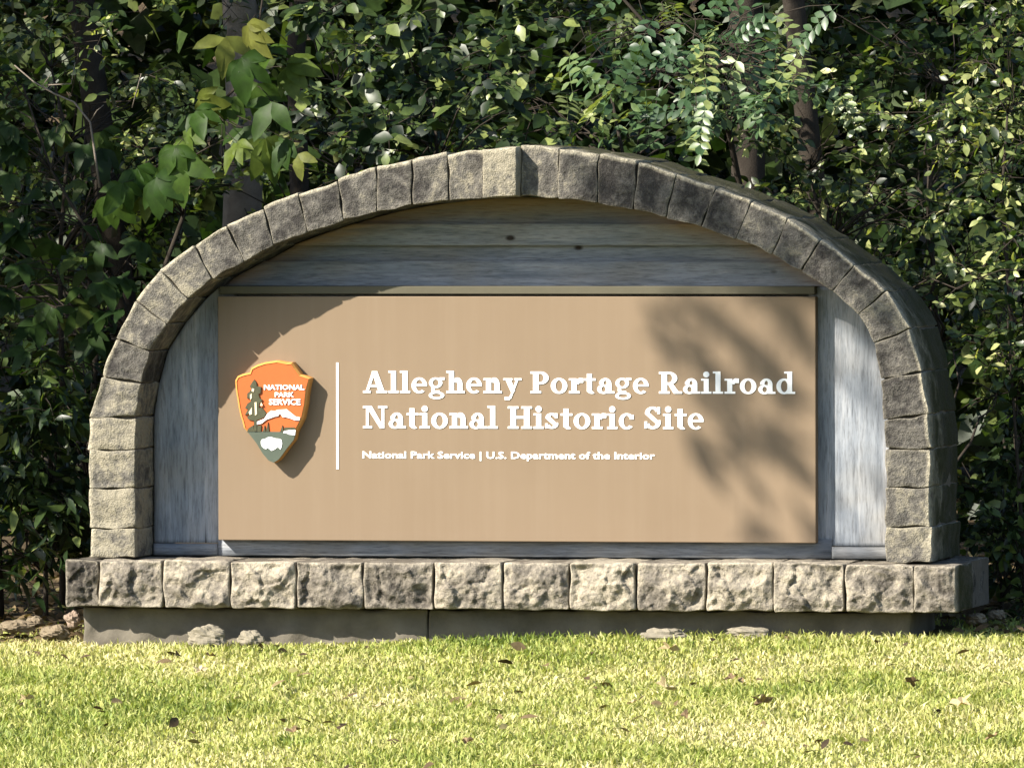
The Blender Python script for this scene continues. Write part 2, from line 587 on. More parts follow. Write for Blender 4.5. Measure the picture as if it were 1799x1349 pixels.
# ------------------------------------------------------------------ arch
arch = thing("stone_arch", "grey stone arch, mossy and with shade painted on its outer faces, with a proud keystone framing the brown sign", "stone arch", (0, 0.3, ZT))
J = [  # (outer px, inner px) joints from the left springing round to the right one
    ((157, 979), (238, 979)), ((157, 928), (238, 928)), ((157, 858), (238, 858)), ((156, 790), (238, 789)), ((157, 733), (238, 733)),
    ((178, 661), (247, 674)), ((202, 595), (263, 617)), ((237, 527), (294, 569)), ((281, 475), (331, 525)), ((340, 431), (372, 490)),
    ((398, 396), (429, 459)), ((462, 367), (480, 431)), ((525, 339), (540, 409)), ((593, 316), (603, 388)), ((660, 294), (663, 372)),
    ((723, 279), (725, 361)), ((787, 269), (789, 353)), ((851, 261), (853, 348)), ((914, 257), (913, 345)), ((981, 261), (981, 348)),
    ((1052, 271), (1049, 357)), ((1120, 284), (1112, 369)), ((1188, 306), (1169, 383)), ((1257, 328), (1231, 401)), ((1320, 352), (1293, 421)),
    ((1385, 382), (1356, 447)), ((1441, 420), (1408, 477)), ((1500, 465), (1461, 512)), ((1556, 512), (1507, 553)), ((1598, 577), (1535, 603)),
    ((1619, 653), (1547, 667)), ((1632, 728), (1553, 738)), ((1637, 789), (1555, 788)), ((1636, 856), (1555, 856)), ((1636, 925), (1555, 925)), ((1635, 979), (1555, 979))]
atone = [0.78, 0.8, 0.68, 0.82, 0.62, 0.25, 0.55, 0.6, 0.5, 0.42, 0.4, 0.3, 0.38, 0.32, 0.36, 0.42, 0.40, 0.85, 0.5, 0.35, 0.1, 0.3, 0.3,
         0.22, 0.5, 0.25, 0.3, 0.42, 0.5, 0.38, 0.2, 0.35, 0.45, 0.5, 0.62]
JW = [(Vector(xz(*a, 0)), Vector(xz(*c, 0))) for a, c in J]
ZARCH = ZT + 0.002
for k in (0, -1):
    JW[k] = (Vector((JW[k][0].x, ZARCH)), Vector((JW[k][1].x, ZARCH)))
for i in range(len(JW) - 1):
    (o0, i0), (o1, i1) = JW[i], JW[i + 1]
    key = i == 17
    yf = -0.06 if key else random.uniform(-0.005, 0.005)
    if i == 18: yf = 0.018
    lift = random.uniform(-0.004, 0.007)
    d0 = (o0 - i0).normalized(); d1 = (o1 - i1).normalized()
    q = [i0, i1, o1 + d1 * lift, o0 + d0 * lift]            # bl,br,tr,tl seen with the arch's outside up
    q = [(p.x, p.y) for p in q]
    q = shrink(q, 0.0022)
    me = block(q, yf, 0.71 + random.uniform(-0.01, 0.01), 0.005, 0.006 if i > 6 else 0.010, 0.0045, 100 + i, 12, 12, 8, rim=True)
    if key is False and False: pass
    st = obj("stone", me, M_ARCH, arch)
    st["tone"] = atone[i]
    if key:
        st.name = "keystone"; st["label"] = "keystone standing proud at the crown of the arch"
        st.data.name = "keystone"
# recessed mortar ring behind the joints
V = []; Fm = []
for o, i in JW:
    d = (o - i).normalized()
    a = i + d * 0.010; c = o - d * 0.010
    V += [(a.x, 0.034, a.y), (c.x, 0.034, c.y), (c.x, 0.69, c.y), (a.x, 0.69, a.y)]
for i in range(len(JW) - 1):
    for k in range(4):
        Fm.append((i * 4 + k, i * 4 + (k + 1) % 4, i * 4 + 4 + (k + 1) % 4, i * 4 + 4 + k))
Fm.append((3, 2, 1, 0)); n = (len(JW) - 1) * 4; Fm.append((n, n + 1, n + 2, n + 3))
obj("mortar", mesh("mortar", V, Fm), M_MORTAR, arch)

# ------------------------------------------------------------------ wooden backing
INNER = [(i.x, i.y) for o, i in JW]
YW = 0.305


def inner_span(z, gap=0.006):
    """left and right x of the opening at height z"""
    xs = []
    for (x0, z0), (x1, z1) in zip(INNER[:-1], INNER[1:]):
        if (z0 - z) * (z1 - z) <= 0 and abs(z1 - z0) > 1e-6:
            xs.append(x0 + (x1 - x0) * (z - z0) / (z1 - z0))
    if not xs: return None
    return min(xs) + gap, max(xs) - gap


ZCROWN = max(p[1] for p in INNER)
PX0, PX1 = at(383, 700, 0.243).x, at(1433, 700, 0.243).x
PZ0, PZ1 = at(900, 951, 0.243).z, at(900, 521, 0.243).z
back = thing("wooden_backing", "weathered grey timber boards filling the arch behind the sign panel", "wooden boards", (0, YW, ZT))


def board(z0, z1, xl=None, xr=None, y0=YW, th=0.038, mat=None, nz=10, nxs=24, seed=0):
    """a board between heights z0 and z1 cut to the curve of the arch"""
    zs = np.linspace(z0, z1, nz + 1)
    V = []; st = []
    for z in zs:
        s = inner_span(min(z, ZCROWN - 0.006))
        a, c = s if s else (-0.1, 0.1)
        if xl is not None: a = max(a, xl) if xl < 0.5 else xl
        if xr is not None: c = min(c, xr)
        c = max(c, a + 0.004)
        for k in range(nxs + 1):
            x = a + (c - a) * k / nxs
            V.append((x, y0 + 0.0015 + 0.0013 * noise.noise(Vector((x * 2, seed * 5.1, z * 20))), z))
            # how near the curved cut, where run-off has stained the timber
            zc = ZCROWN
            best = 9
            for (x0_, z0_), (x1_, z1_) in zip(INNER[:-1], INNER[1:]):
                dx, dz = x1_ - x0_, z1_ - z0_
                t = max(0, min(1, ((x - x0_) * dx + (z - z0_) * dz) / (dx * dx + dz * dz)))
                best = min(best, math.hypot(x - x0_ - t * dx, z - z0_ - t * dz))
            st.append(max(0, 1 - best / 0.085) ** 1.1 * (0.9 if z > 1.38 else 0.15))
    n = len(V); w = nxs + 1
    V += [(x, y0 + th, z) for x, y, z in V]
    st += st
    F = []
    for j in range(nz):
        for k in range(nxs):
            p = j * w + k
            F.append((p, p + 1, p + w + 1, p + w))
            F.append((n + p, n + p + w, n + p + w + 1, n + p + 1))
    for k in range(nxs):
        F.append((k, n + k, n + k + 1, k + 1)); t = nz * w
        F.append((t + k, t + k + 1, n + t + k + 1, n + t + k))
    for j in range(nz):
        p = j * w
        F.append((p, p + w, n + p + w, n + p)); p += nxs
        F.append((p, n + p, n + p + w, p + w))
    return obj("plank", np_mesh("plank", np.array(V), np.array(F), False, {"stain": st}), mat, back)


YL = 0.385
zA = at(900, 502, YL).z; zB1 = at(900, 461, YW).z; zB2 = at(900, 430, YW).z; zB3 = at(900, 395, YW).z
board(at(900, 535, YL).z, zB1 + 0.004, mat=M_WOODX, y0=YL, seed=1, nxs=60)
board(zB1 - 0.004, zB2 + 0.004, mat=M_WOODX, y0=YL + 0.042, seed=2, nxs=60)
board(zB2 - 0.004, zB3 + 0.004, mat=M_WOODX, y0=YL + 0.001, seed=3, nxs=60)
board(zB3 - 0.004, ZCROWN - 0.006, mat=M_WOODX, y0=YL + 0.043, seed=4, nxs=60)
zS = at(900, 957, YW).z
xm = at(322, 700, YW).x
board(zS + 0.002, zA - 0.004, xr=PX0 + 0.06, y0=YW + .006, mat=M_WOODZ, seed=5, nz=60, nxs=14)
board(zS + 0.002, zA - 0.004, xl=PX1 - 0.04 if PX1 - 0.04 > 0.5 else None, y0=YW + .006, mat=M_WOODZ, seed=6, nz=60, nxs=14)
xa, xb = at(383, 970, YW).x, at(1462, 970, YW).x
board(ZARCH + 0.002, zS - 0.001, xr=xa - 0.001, mat=M_WOODX, y0=YW - 0.012, seed=7, nz=2, th=0.05)
board(ZARCH + 0.002, zS + 0.03, xl=xa + 0.001, xr=xb - 0.001, mat=M_WOODX, y0=YW - 0.005, seed=8, nz=2, th=0.009)
board(ZARCH + 0.002, zS - 0.001, xl=xb + 0.001, mat=M_WOODX, y0=YW - 0.014, seed=9, nz=2, th=0.05)
mb = MB()
tz0, tz1 = PZ1 + 0.010, at(900, 503, 0.25).z
tx0, tx1 = at(386, 512, 0.25).x, at(1431, 512, 0.25).x
mb.box(tx0, tx1, 0.252, 0.384, tz0, tz1)
tr = obj("trim_rail", mb.mesh("trim_rail"), M_TRIM, back)
bv = tr.modifiers.new("b", 'BEVEL'); bv.width = 0.003; bv.segments = 2

# ------------------------------------------------------------------ sign panel
sign = thing("sign_board", "brown painted sign panel with white lettering and an arrowhead emblem set inside the arch", "sign", (0, 0.243, PZ0))
mb = MB(); mb.box(PX0, PX1, 0.243, 0.299, PZ0, PZ1)
pn = obj("panel", mb.mesh("panel"), M_PANEL, sign)
bv = pn.modifiers.new("b", 'BEVEL'); bv.width = 0.003; bv.segments = 2
mb = MB()
x0, z1 = xz(590.5, 637, 0.24); x1, z0 = xz(595, 824, 0.24)
mb.box(x0, x1, 0.2405, 0.2435, z0, z1)
obj("divider_line", mb.mesh("divider_line"), M_WHITE, sign)


class Glyph:
    def __init__(self): self.polys = []
    def R(self, a, b_, c, d): self.polys.append([[(a, b_), (c, b_), (c, d), (a, d)]]); return self
    def P(self, *pts): self.polys.append([list(pts)]); return self
    def E(self, cx, cy, rx, ry, tx, ty, a0=0, a1=360):
        n = max(6, int(abs(a1 - a0) / 15)); quads = []
        for k in range(n):
            t0 = math.radians(a0 + (a1 - a0) * k / n); t1 = math.radians(a0 + (a1 - a0) * (k + 1) / n)
            quads.append([(cx + (rx - tx) * math.cos(t0), cy + (ry - ty) * math.sin(t0)), (cx + rx * math.cos(t0), cy + ry * math.sin(t0)),
                          (cx + rx * math.cos(t1), cy + ry * math.sin(t1)), (cx + (rx - tx) * math.cos(t1), cy + (ry - ty) * math.sin(t1))])
        self.polys.append(quads); return self


def glyph(ch):
    g = Glyph(); S = 0.10; T = 0.23
    def foot(x, w=T, l=0.12, r=0.12): g.R(x - l, 0, x + w + r, S)
    if ch == 'A':
        g.P((.10, 0), (.23, 0), (.57, 1), (.42, 1)); g.P((.40, 1.02), (.66, 1.02), (1.02, 0), (.74, 0)); g.R(.25, .27, .80, .38)
        g.R(0, 0, .36, S); g.R(.62, 0, 1.12, S); return g, 1.14
    if ch == 'l':
        g.R(.12, 0, .12 + T, 1.04); g.R(0, .95, .13, 1.04); foot(.12); return g, .50
    if ch == 'e':
        g.E(.36, .355, .36, .375, .20, .10, 0, 312); g.R(.17, .33, .715, .42); return g, .76
    if ch == 'g':
        g.E(.32, .48, .31, .25, .17, .09); g.R(.5, .62, .74, .73); g.E(.36, -.11, .36, .18, .15, .09)
        g.P((.12, .27), (.25, .25), (.3, .07), (.12, .1)); g.R(.14, .04, .5, .12); return g, .78
    if ch in 'hn':
        top = 1.04 if ch == 'h' else .70
        g.R(.12, 0, .12 + T, top); g.R(0, top - .09, .13, top); foot(.12, T, .12, .09)
        g.E(.50, .43, .24, .30, .22, .14, 0, 160); g.R(.52, 0, .74, .45); foot(.52, .22, .06, .11); return g, .88
    if ch == 'y':
        g.P((.07, .70), (.33, .70), (.54, .12), (.40, -.06)); g.P((.72, .70), (.60, .70), (.36, .0), (.22, -.26), (.36, -.26))
        g.R(0, .61, .42, .70); g.R(.5, .61, .84, .70); g.R(.06, -.32, .30, -.18); return g, .82
    if ch in 'PR':
        g.R(.12, 0, .37, 1.02); foot(.12, .25); g.R(0, .92, .4, 1.02)
        g.E(.46, .72, .38, .30, .23, .10, -90, 90); g.R(.36, .92, .47, 1.015); g.R(.36, .42, .47, .52)
        if ch == 'R':
            g.P((.40, .47), (.62, .49), (.96, .0), (.68, 0)); g.R(.72, 0, 1.06, S); return g, 1.06
        return g, .90
    if ch == 'o':
        g.E(.38, .35, .38, .37, .22, .10); return g, .80
    if ch == 'r':
        g.R(.12, 0, .12 + T, .70); g.R(0, .61, .13, .70); foot(.12, T, .12, .14)
        g.E(.52, .42, .22, .30, .16, .16, 60, 175); g.R(.46, .50, .66, .71); return g, .66
    if ch == 't':
        g.R(.13, .08, .13 + T, .92); g.R(0, .60, .54, .70); g.E(.36, .20, .235, .22, .22, .13, 180, 300); return g, .56
    if ch == 'a':
        g.R(.44, 0, .66, .48); g.E(.38, .44, .28, .28, .2, .11, 0, 165); g.E(.30, .20, .29, .22, .19, .09); g.R(.62, 0, .80, S); g.R(.1, .42, .3, .56); return g, .80
    if ch == 'i':
        g.R(.12, 0, .12 + T, .70); g.R(0, .61, .13, .70); foot(.12); g.E(.235, .90, .14, .14, .139, .139); return g, .50
    if ch == 'd':
        g.E(.36, .35, .36, .37, .21, .10); g.R(.50, 0, .72, 1.04); g.R(.36, .95, .51, 1.04); g.R(.70, 0, .86, S); return g, .88
    if ch == 'N':
        g.R(.14, 0, .26, 1.02); g.R(.86, 0, .98, 1.02); g.P((.14, 1.02), (.40, 1.02), (.98, 0), (.78, 0))
        g.R(0, 0, .42, S); g.R(0, .92, .3, 1.02); g.R(.70, .92, 1.12, 1.02); return g, 1.14
    if ch == 'H':
        g.R(.12, 0, .37, 1.02); g.R(.74, 0, .99, 1.02); g.R(.3, .46, .8, .57)
        for x in (.12, .74): foot(x, .25); g.R(x - .12, .92, x + .37, 1.02)
        return g, 1.14
    if ch in 'sS':
        h = 1.02 if ch == 'S' else .72; w = .74 if ch == 'S' else .60
        r1 = h * .29; r2 = h * .30; t = .14 if ch == 'S' else .115; ww = w / 2
        g.E(ww, h - r1 + .0, ww * .94, r1, .21, t * .8, 20, 190); g.E(ww, r2, ww, r2, .21, t * .8, -165, 20)
        g.P((.0 + .02, h - r1 - .03), (.23, h - r1 + .02), (w - .02, r2 - .02), (w - .22, r2 + .0 - .06))
        g.R(w - .16, h * .68, w - .03, h * .98); g.R(.0, .03, .12, h * .34); return g, w + .07
    if ch == 'c':
        g.E(.36, .35, .36, .37, .21, .10, 40, 318); g.R(.50, .44, .68, .64); return g, .74
    return g, .36


def letter_line(text, px0, px1, py_base, cap_px):
    glyphs = [(c, *glyph(c)) for c in text]
    gap = 0.035
    total = sum(w + gap for _, _, w in glyphs) - gap
    (X0, Z0) = xz(px0, py_base, 0.243); (X1, _) = xz(px1, py_base, 0.243)
    k = (X1 - X0) / total; hz = cap_px / 432.0
    part = bpy.data.objects.new("title_lettering", None); part.empty_display_size = .05
    link(part, sign); part.location = (X0, 0.0, Z0 - PZ0)
    x = 0
    for c, g, w in glyphs:
        if g.polys:
            mb = MB(); n = 0
            for polys in g.polys:
                y = -0.0028 - 0.00022 * n; n += 1
                for p in polys:
                    mb.prism([((a) * k, b_ * hz) for a, b_ in p], y, 0.0005)
            o = obj("letter", mb.mesh("letter_" + c), M_WHITE, part, False)
            o.location = (x * k, 0, 0)
        x += w + gap


letter_line("Allegheny Portage Railroad", 638, 1398, 690, 37.5)
letter_line("National Historic Site", 638, 1238, 752, 38.5)


def text_mesh(txt, width, height, bold=0.0, depth=0.001):
    cu = bpy.data.curves.new("txt", 'FONT')
    cu.body = txt; cu.size = 1.0; cu.offset = bold; cu.resolution_u = 2; cu.fill_mode = 'BOTH'; cu.extrude = 0.02
    o = bpy.data.objects.new("txt", cu); C.objects.link(o)
    bpy.context.view_layer.update()
    dg = bpy.context.evaluated_depsgraph_get()
    me = bpy.data.meshes.new_from_object(o.evaluated_get(dg))
    bpy.data.objects.remove(o); bpy.data.curves.remove(cu)
    co = np.zeros(len(me.vertices) * 3); me.vertices.foreach_get("co", co); co = co.reshape(-1, 3)
    x0, x1 = co[:, 0].min(), co[:, 0].max(); 
    kx = width / (x1 - x0); kz = height / 0.729
    out = np.stack([(co[:, 0] - x0) * kx, -co[:, 2] / 0.02 * depth, co[:, 1] * kz], -1)
    me.vertices.foreach_set("co", out.ravel()); me.update()
    me.materials.clear()
    return me


X0, Z0 = xz(637, 804.5, 0.243); X1, _ = xz(1151, 804, 0.243)
me = text_mesh("National Park Service | U.S. Department of the Interior", X1 - X0, 12.5 / 432, 0.022, 0.0012)
me.name = "small_lettering"
o = obj("small_lettering", me, M_WHITE, sign, False); o["kind"] = "stuff"; o.location = (X0, -0.0012, Z0 - PZ0)

# arrowhead emblem: carved relief standing off the panel
YE = 0.243 - 0.066


def zp(u, v_, Y=YE):      # coordinates read off an enlarged view of the emblem
    return xz(390 + u / 5.623, 610 + v_ / 5.623, Y)


ex, ez = zp(500, 600)
emblem = bpy.data.objects.new("arrowhead_emblem", None); emblem.empty_display_size = .05
link(emblem, sign); emblem.location = (ex, YE - 0.243, ez - PZ0)
emblem["label"] = "orange and dark green arrowhead emblem standing off the panel"
OUT = [(125, 330), (150, 285), (205, 262), (270, 250), (285, 205), (345, 172), (420, 148), (540, 130), (640, 150), (690, 148), (725, 200), (775, 268),
       (830, 285), (872, 305), (850, 400), (838, 470), (830, 560), (812, 640), (800, 700), (768, 765), (735, 825), (712, 915), (640, 1005), (600, 1062), (560, 1112),
       (510, 1142), (460, 1122), (400, 1052), (340, 952), (262, 852), (212, 800), (196, 735), (178, 680), (160, 600), (148, 520), (134, 440), (128, 380)]
face = [zp(*p) for p in OUT]
cx_ = sum(p[0] for p in face) / len(face); cz_ = sum(p[1] for p in face) / len(face)


def inset(pts, d):
    n = len(pts); out = []
    for i in range(n):
        a, b_, c = Vector(pts[i - 1]), Vector(pts[i]), Vector(pts[(i + 1) % n])
        e1 = (b_ - a).normalized(); e2 = (c - b_).normalized()
        nn = Vector((-(e1.y + e2.y), e1.x + e2.x))
        nn = nn.normalized() if nn.length > 1e-6 else Vector((0, 0))
        if nn.dot(Vector((cx_, cz_)) - b_) < 0: nn = -nn
        out.append(tuple(b_ + nn * d))
    return out


inner = inset(face, 0.0085)
# bevelled chipped border ring + sides
n = len(face); V = []; Fq = []
for p, q in zip(face, inner):
    V += [(q[0], YE - 0.001, q[1]), (p[0], YE + 0.012, p[1]), (p[0], 0.2432, p[1])]
for i in range(n):
    j = (i + 1) % n
    for k in range(2):
        Fq.append((i * 3 + k, i * 3 + k + 1, j * 3 + k + 1, j * 3 + k))
Fq.append(tuple(i * 3 + 2 for i in range(n)))
obj("chipped_edge", mesh("chipped_edge", V, Fq), M_RIM, emblem)


def split_face(pts, vcut, upper):
    """clip the inner polygon at the ground line of the picture"""
    zc = zp(0, vcut)[1]; out = []
    for i in range(len(pts)):
        a, b_ = pts[i], pts[(i + 1) % len(pts)]
        ina = (a[1] >= zc) == upper; inb = (b_[1] >= zc) == upper
        if ina: out.append(a)
        if ina != inb:
            t = (zc - a[1]) / (b_[1] - a[1]); out.append((a[0] + (b_[0] - a[0]) * t, zc))
    return out


mb = MB(); mb.prism(split_face(inner, 832, True), YE + 0.002, YE + 0.03); obj("orange_field", mb.mesh("orange_field"), M_ORANGE, emblem)
mb = MB(); mb.prism(split_face(inset(face, 0.0015), 832, False), YE - 0.0015, YE + 0.03); obj("green_field", mb.mesh("green_field"), M_GREEN, emblem)


def relief(name, pts, mat, y=0.004, yb=0.003):
    mb = MB(); mb.prism([zp(*p) for p in pts], YE - y, YE + yb)
    return obj(name, mb.mesh(name), mat, emblem)


relief("mountain", [(420, 705), (450, 655), (490, 625), (520, 632), (550, 618), (600, 615), (640, 612), (680, 645), (730, 685), (772, 692), (765, 722), (720, 720), (670, 700),
                    (630, 690), (600, 690), (575, 650), (555, 680), (520, 685), (480, 700), (440, 715), (395, 752), (340, 765), (335, 740)], M_WHITE, 0.004)
relief("lake", [(612, 828), (660, 818), (728, 815), (722, 868), (668, 862), (640, 850), (608, 846)], M_WHITE, 0.004)
relief("bison", [(385, 930), (395, 910), (425, 905), (455, 888), (490, 886), (520, 898), (560, 902), (588, 912), (596, 950), (590, 985), (578, 1010), (565, 992), (545, 988), (525, 1008),
                 (490, 1022), (470, 1005), (450, 990), (440, 1005), (420, 1000), (400, 985), (388, 960)], M_WHITE, 0.004)
TREE = [(300, 345), (322, 318), (342, 350), (345, 385), (388, 390), (384, 450), (362, 462), (372, 500), (402, 520), (372, 552), (365, 600), (395, 592), (440, 650), (420, 690), (372, 712),
        (345, 720), (345, 830), (318, 830), (318, 725), (262, 712), (250, 690), (290, 650), (228, 668), (262, 610), (230, 600), (255, 555), (285, 535), (290, 500), (250, 505), (252, 455), (275, 440),
        (290, 410), (278, 385)]
relief("sequoia", TREE, M_TREE, 0.0055)
for a in ([(300, 405), (322, 410), (318, 440), (296, 435)], [(280, 470), (298, 455), (300, 500), (282, 520)], [(325, 545), (345, 540), (350, 660), (330, 675)], [(268, 640), (300, 590), (300, 660), (276, 668)],
          [(390, 540), (408, 575), (380, 580)]):
    relief("tree_highlight", a, M_CREAM, 0.008, -0.004)
for a in ([(250, 832), (262, 800), (310, 770), (318, 832)], [(346, 832), (350, 775), (390, 770), (385, 832)], [(405, 832), (422, 770), (432, 832)], [(438, 832), (455, 738), (466, 832)], [(575, 832), (598, 770), (612, 832)],
          [(612, 832), (620, 790), (715, 790), (728, 812), (700, 826)]):
    relief("forest_edge", a, M_TREE, 0.0035, 0.003)
for txt, u0, u1, vb, vh in (("NATIONAL", 415, 815, 418, 50), ("PARK", 522, 712, 490, 48), ("SERVICE", 464, 776, 566, 58)):
    xa_, za_ = zp(u0, vb); xb_, _ = zp(u1, vb)
    me = text_mesh(txt, xb_ - xa_, vh / 5.623 / 432, 0.03, 0.0015); me.name = "emblem_lettering"
    o = obj("emblem_lettering", me, M_WHITE, emblem, False)
    o.location = (xa_ - ex, -0.0005, za_ - ez)

# ------------------------------------------------------------------ foliage helpers
def rot_from(nrm, dirv):
    """rows: leaf x = along dir, z = normal; arrays (n,3)"""
    nrm = nrm / np.linalg.norm(nrm, axis=1, keepdims=True)
    d = dirv - nrm * np.sum(dirv * nrm, 1, keepdims=True)
    d /= np.maximum(np.linalg.norm(d, axis=1, keepdims=True), 1e-6)
    s = np.cross(nrm, d)
    return np.stack([d, s, nrm], 2)


def leaf_template(width=0.5, tip=0.55, fold=0.10, droop=0.18):
    xs = [0.0, 0.28, tip, 0.82, 1.0]
    ws = [0.0, 0.78, 1.0, 0.55, 0.0]
    V = []; 
    for x, w in zip(xs, ws):
        zc = -droop * x * x
        if w == 0: V.append((x, 0, zc))
        else:
            h = w * width / 2
            V += [(x, h, zc + fold * h * 2), (x, 0, zc), (x, -h, zc + fold * h * 2)]
    # 0, (1,2,3), (4,5,6), (7,8,9), 10
    T = [(0, 2, 1), (0, 3, 2), (10, 7, 8), (10, 8, 9)]
    Q = [(1, 2, 5, 4), (2, 3, 6, 5), (4, 5, 8, 7), (5, 6, 9, 8)]
    T += [(q[0], q[1], q[2]) for q in Q] + [(q[0], q[2], q[3]) for q in Q]
    return np.array(V, float), np.array(T)


def leaf_small(width=0.5, fold=0.12):
    h = width / 2
    V = [(0, 0, 0), (.45, h, fold * h), (.5, 0, -0.03), (.45, -h, fold * h), (1, 0, -.12)]
    T = [(0, 2, 1), (0, 3, 2), (1, 2, 4), (2, 3, 4)]
    return np.array(V, float), np.array(T)


def scatter_leaves(P, size, tmpl, up=0.7, rnd=0.8, droop=0.4, face=(0, 0, 0), outdir=None):
    V0, T0 = tmpl
    n = len(P)
    nrm = np.array([0, 0, up]) + np.array(face) + rng.normal(0, rnd * 0.6, (n, 3))
    d = rng.normal(0, 1, (n, 3)); d[:, 2] = d[:, 2] * 0.4 - droop
    if outdir is not None: d += outdir
    Rm = rot_from(nrm, d)
    s = size * np.clip(rng.normal(1, 0.25, n), 0.45, 1.7)
    V = np.einsum('nij,kj->nki', Rm, V0) * s[:, None, None] + P[:, None, :]
    k = len(V0)
    Fi = (T0[None] + (np.arange(n) * k)[:, None, None]).reshape(-1, 3)
    tint = np.repeat(rng.random(n), k)
    return V.reshape(-1, 3), Fi, tint


def branch_path(a, b_, sag=0.1, n=6, wob=0.05):
    a = Vector(a); b_ = Vector(b_); L = (b_ - a).length
    out = []
    for i in range(n + 1):
        t = i / n
        p = a.lerp(b_, t)
        p.z += sag * L * math.sin(math.pi * t)
        if 0 < i < n: p += Vector((random.gauss(0, 1), random.gauss(0, 1), random.gauss(0, 1))) * wob * L / 3
        out.append(p)
    return out


def plant(name, label, cat, trunk_path, r0, clusters, tmpl, size, mat, bark=None, group=None, up=0.7, rnd=0.8, droop=0.4, face=(0, 0, 0), twig=True, r1=None, min_t=0.25, flat=0.7):
    """trunk_path: points of the main stem; clusters: (centre, radius, leaf count)"""
    bark = bark or M_BARK
    base_pt = Vector(trunk_path[0])
    t = thing(name, label, cat, base_pt, group)
    mb = MB(); k = len(trunk_path)
    r1 = r1 if r1 is not None else r0 * 0.3
    rad = [r0 + (r1 - r0) * i / max(1, k - 1) for i in range(k)]
    mb.tube(trunk_path, rad, 9)
    P = []; OD = []
    tp = [Vector(p) for p in trunk_path]
    for (c, r, n) in clusters:
        c = Vector(c)
        cand = [i for i in range(k) if i >= min_t * (k - 1)] or [k - 1]
        i = min(cand, key=lambda q: (tp[q] - c).length + max(0, tp[q].z - c.z + 0.2) * 1.5)
        L = (tp[i] - c).length
        rb = min(rad[i] * 0.6, 0.004 + L * 0.009)
        path = branch_path(tp[i], c, 0.06, 6, 0.10)
        mb.tube(path, [rb * (1 - 0.75 * q / 6) for q in range(7)], 5)
        pts = rng.normal(0, 1, (n, 3)); pts /= np.linalg.norm(pts, axis=1, keepdims=True)
        pts *= (rng.random((n, 1)) ** 0.5) * r; od = pts / max(r, 1e-6)
        pts[:, 2] *= flat
        if twig:                       # gather leaves along a handful of twigs
            nt_ = max(3, n // 9)
            ends = rng.normal(0, 1, (nt_, 3)); ends /= np.linalg.norm(ends, axis=1, keepdims=True); ends *= r * (0.5 + 0.6 * rng.random((nt_, 1))); ends[:, 2] *= flat
            which = rng.integers(0, nt_, n); tt = rng.random((n, 1)) ** 0.7
            pts = ends[which] * tt + rng.normal(0, size * 0.32, (n, 3)); od = ends[which] / r
            for e in ends[:min(nt_, 10)]:
                ee = Vector(c) + Vector(e)
                mb.tube([c, c.lerp(ee, .5) + Vector((0, 0, .02)), ee], [rb * .28 + .0012, rb * .2 + .001, .001], 4)
        P.append(np.array(c)[None] + pts); OD.append(od)
    o = obj("trunk", mb.mesh("trunk", True), bark, t)
    if P:
        P = np.concatenate(P); OD = np.concatenate(OD)
        V, Fi, ti = scatter_leaves(P, size, tmpl, up, rnd, droop, face, OD * 0.8)
        obj("crown", np_mesh("crown", V, Fi, True, {"tint": ti}), mat, t)
    return t


L_OVAL = leaf_template(0.52)
L_WIDE = leaf_template(0.66, 0.45)
L_LONG = leaf_template(0.36, 0.45, 0.12, 0.3)
L_SM = leaf_small(0.56)
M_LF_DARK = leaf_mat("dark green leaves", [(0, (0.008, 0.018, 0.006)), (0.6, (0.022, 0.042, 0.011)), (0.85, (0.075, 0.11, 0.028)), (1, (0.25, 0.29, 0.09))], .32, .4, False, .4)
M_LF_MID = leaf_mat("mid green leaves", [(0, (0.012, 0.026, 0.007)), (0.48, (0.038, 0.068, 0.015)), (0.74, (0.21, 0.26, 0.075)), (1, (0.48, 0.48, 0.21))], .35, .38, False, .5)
M_LF_BLUE = leaf_mat("bluish locust leaflets", [(0, (0.03, 0.065, 0.027)), (0.6, (0.07, 0.125, 0.047)), (1, (0.25, 0.29, 0.10))], 0.3, 0.4, True, 0.45)
M_LF_YEL = leaf_mat("yellowing broad leaves", [(0, (0.024, 0.055, 0.008)), (0.5, (0.045, 0.085, 0.011)), (0.8, (0.10, 0.13, 0.02)), (1, (0.15, 0.15, 0.036))], 0.42, 0.5, True, 0.2)
M_LF_FAR = leaf_mat("far leaves", [(0, (0.012, 0.028, 0.007)), (0.7, (0.035, 0.06, 0.015)), (1, (0.09, 0.115, 0.03))])


def G(x, y):
    return float(gz(np.float64(x), np.float64(y)))


def foot_at(px, Y):
    p = at(px, 1000, Y)
    return Vector((p.x, Y, G(p.x, Y) - 0.05))


def px_clusters(n, x0, x1, y0, y1, Y0, Y1, r, cnt):
    out = []
    for _ in range(n):
        Y = random.uniform(Y0, Y1)
        p = at(random.uniform(x0, x1), random.uniform(y0, y1), Y)
        out.append((p, r * random.uniform(0.75, 1.25), int(cnt * random.uniform(0.6, 1.3))))
    return out


def stem(px_list, Y, lean=0.0):
    """stem path from the ground through photograph points, top last"""
    pts = [foot_at(px_list[0][0], Y)]
    for i, (a, b_) in enumerate(px_list):
        pts.append(at(a, b_, Y + lean * i))
    return pts

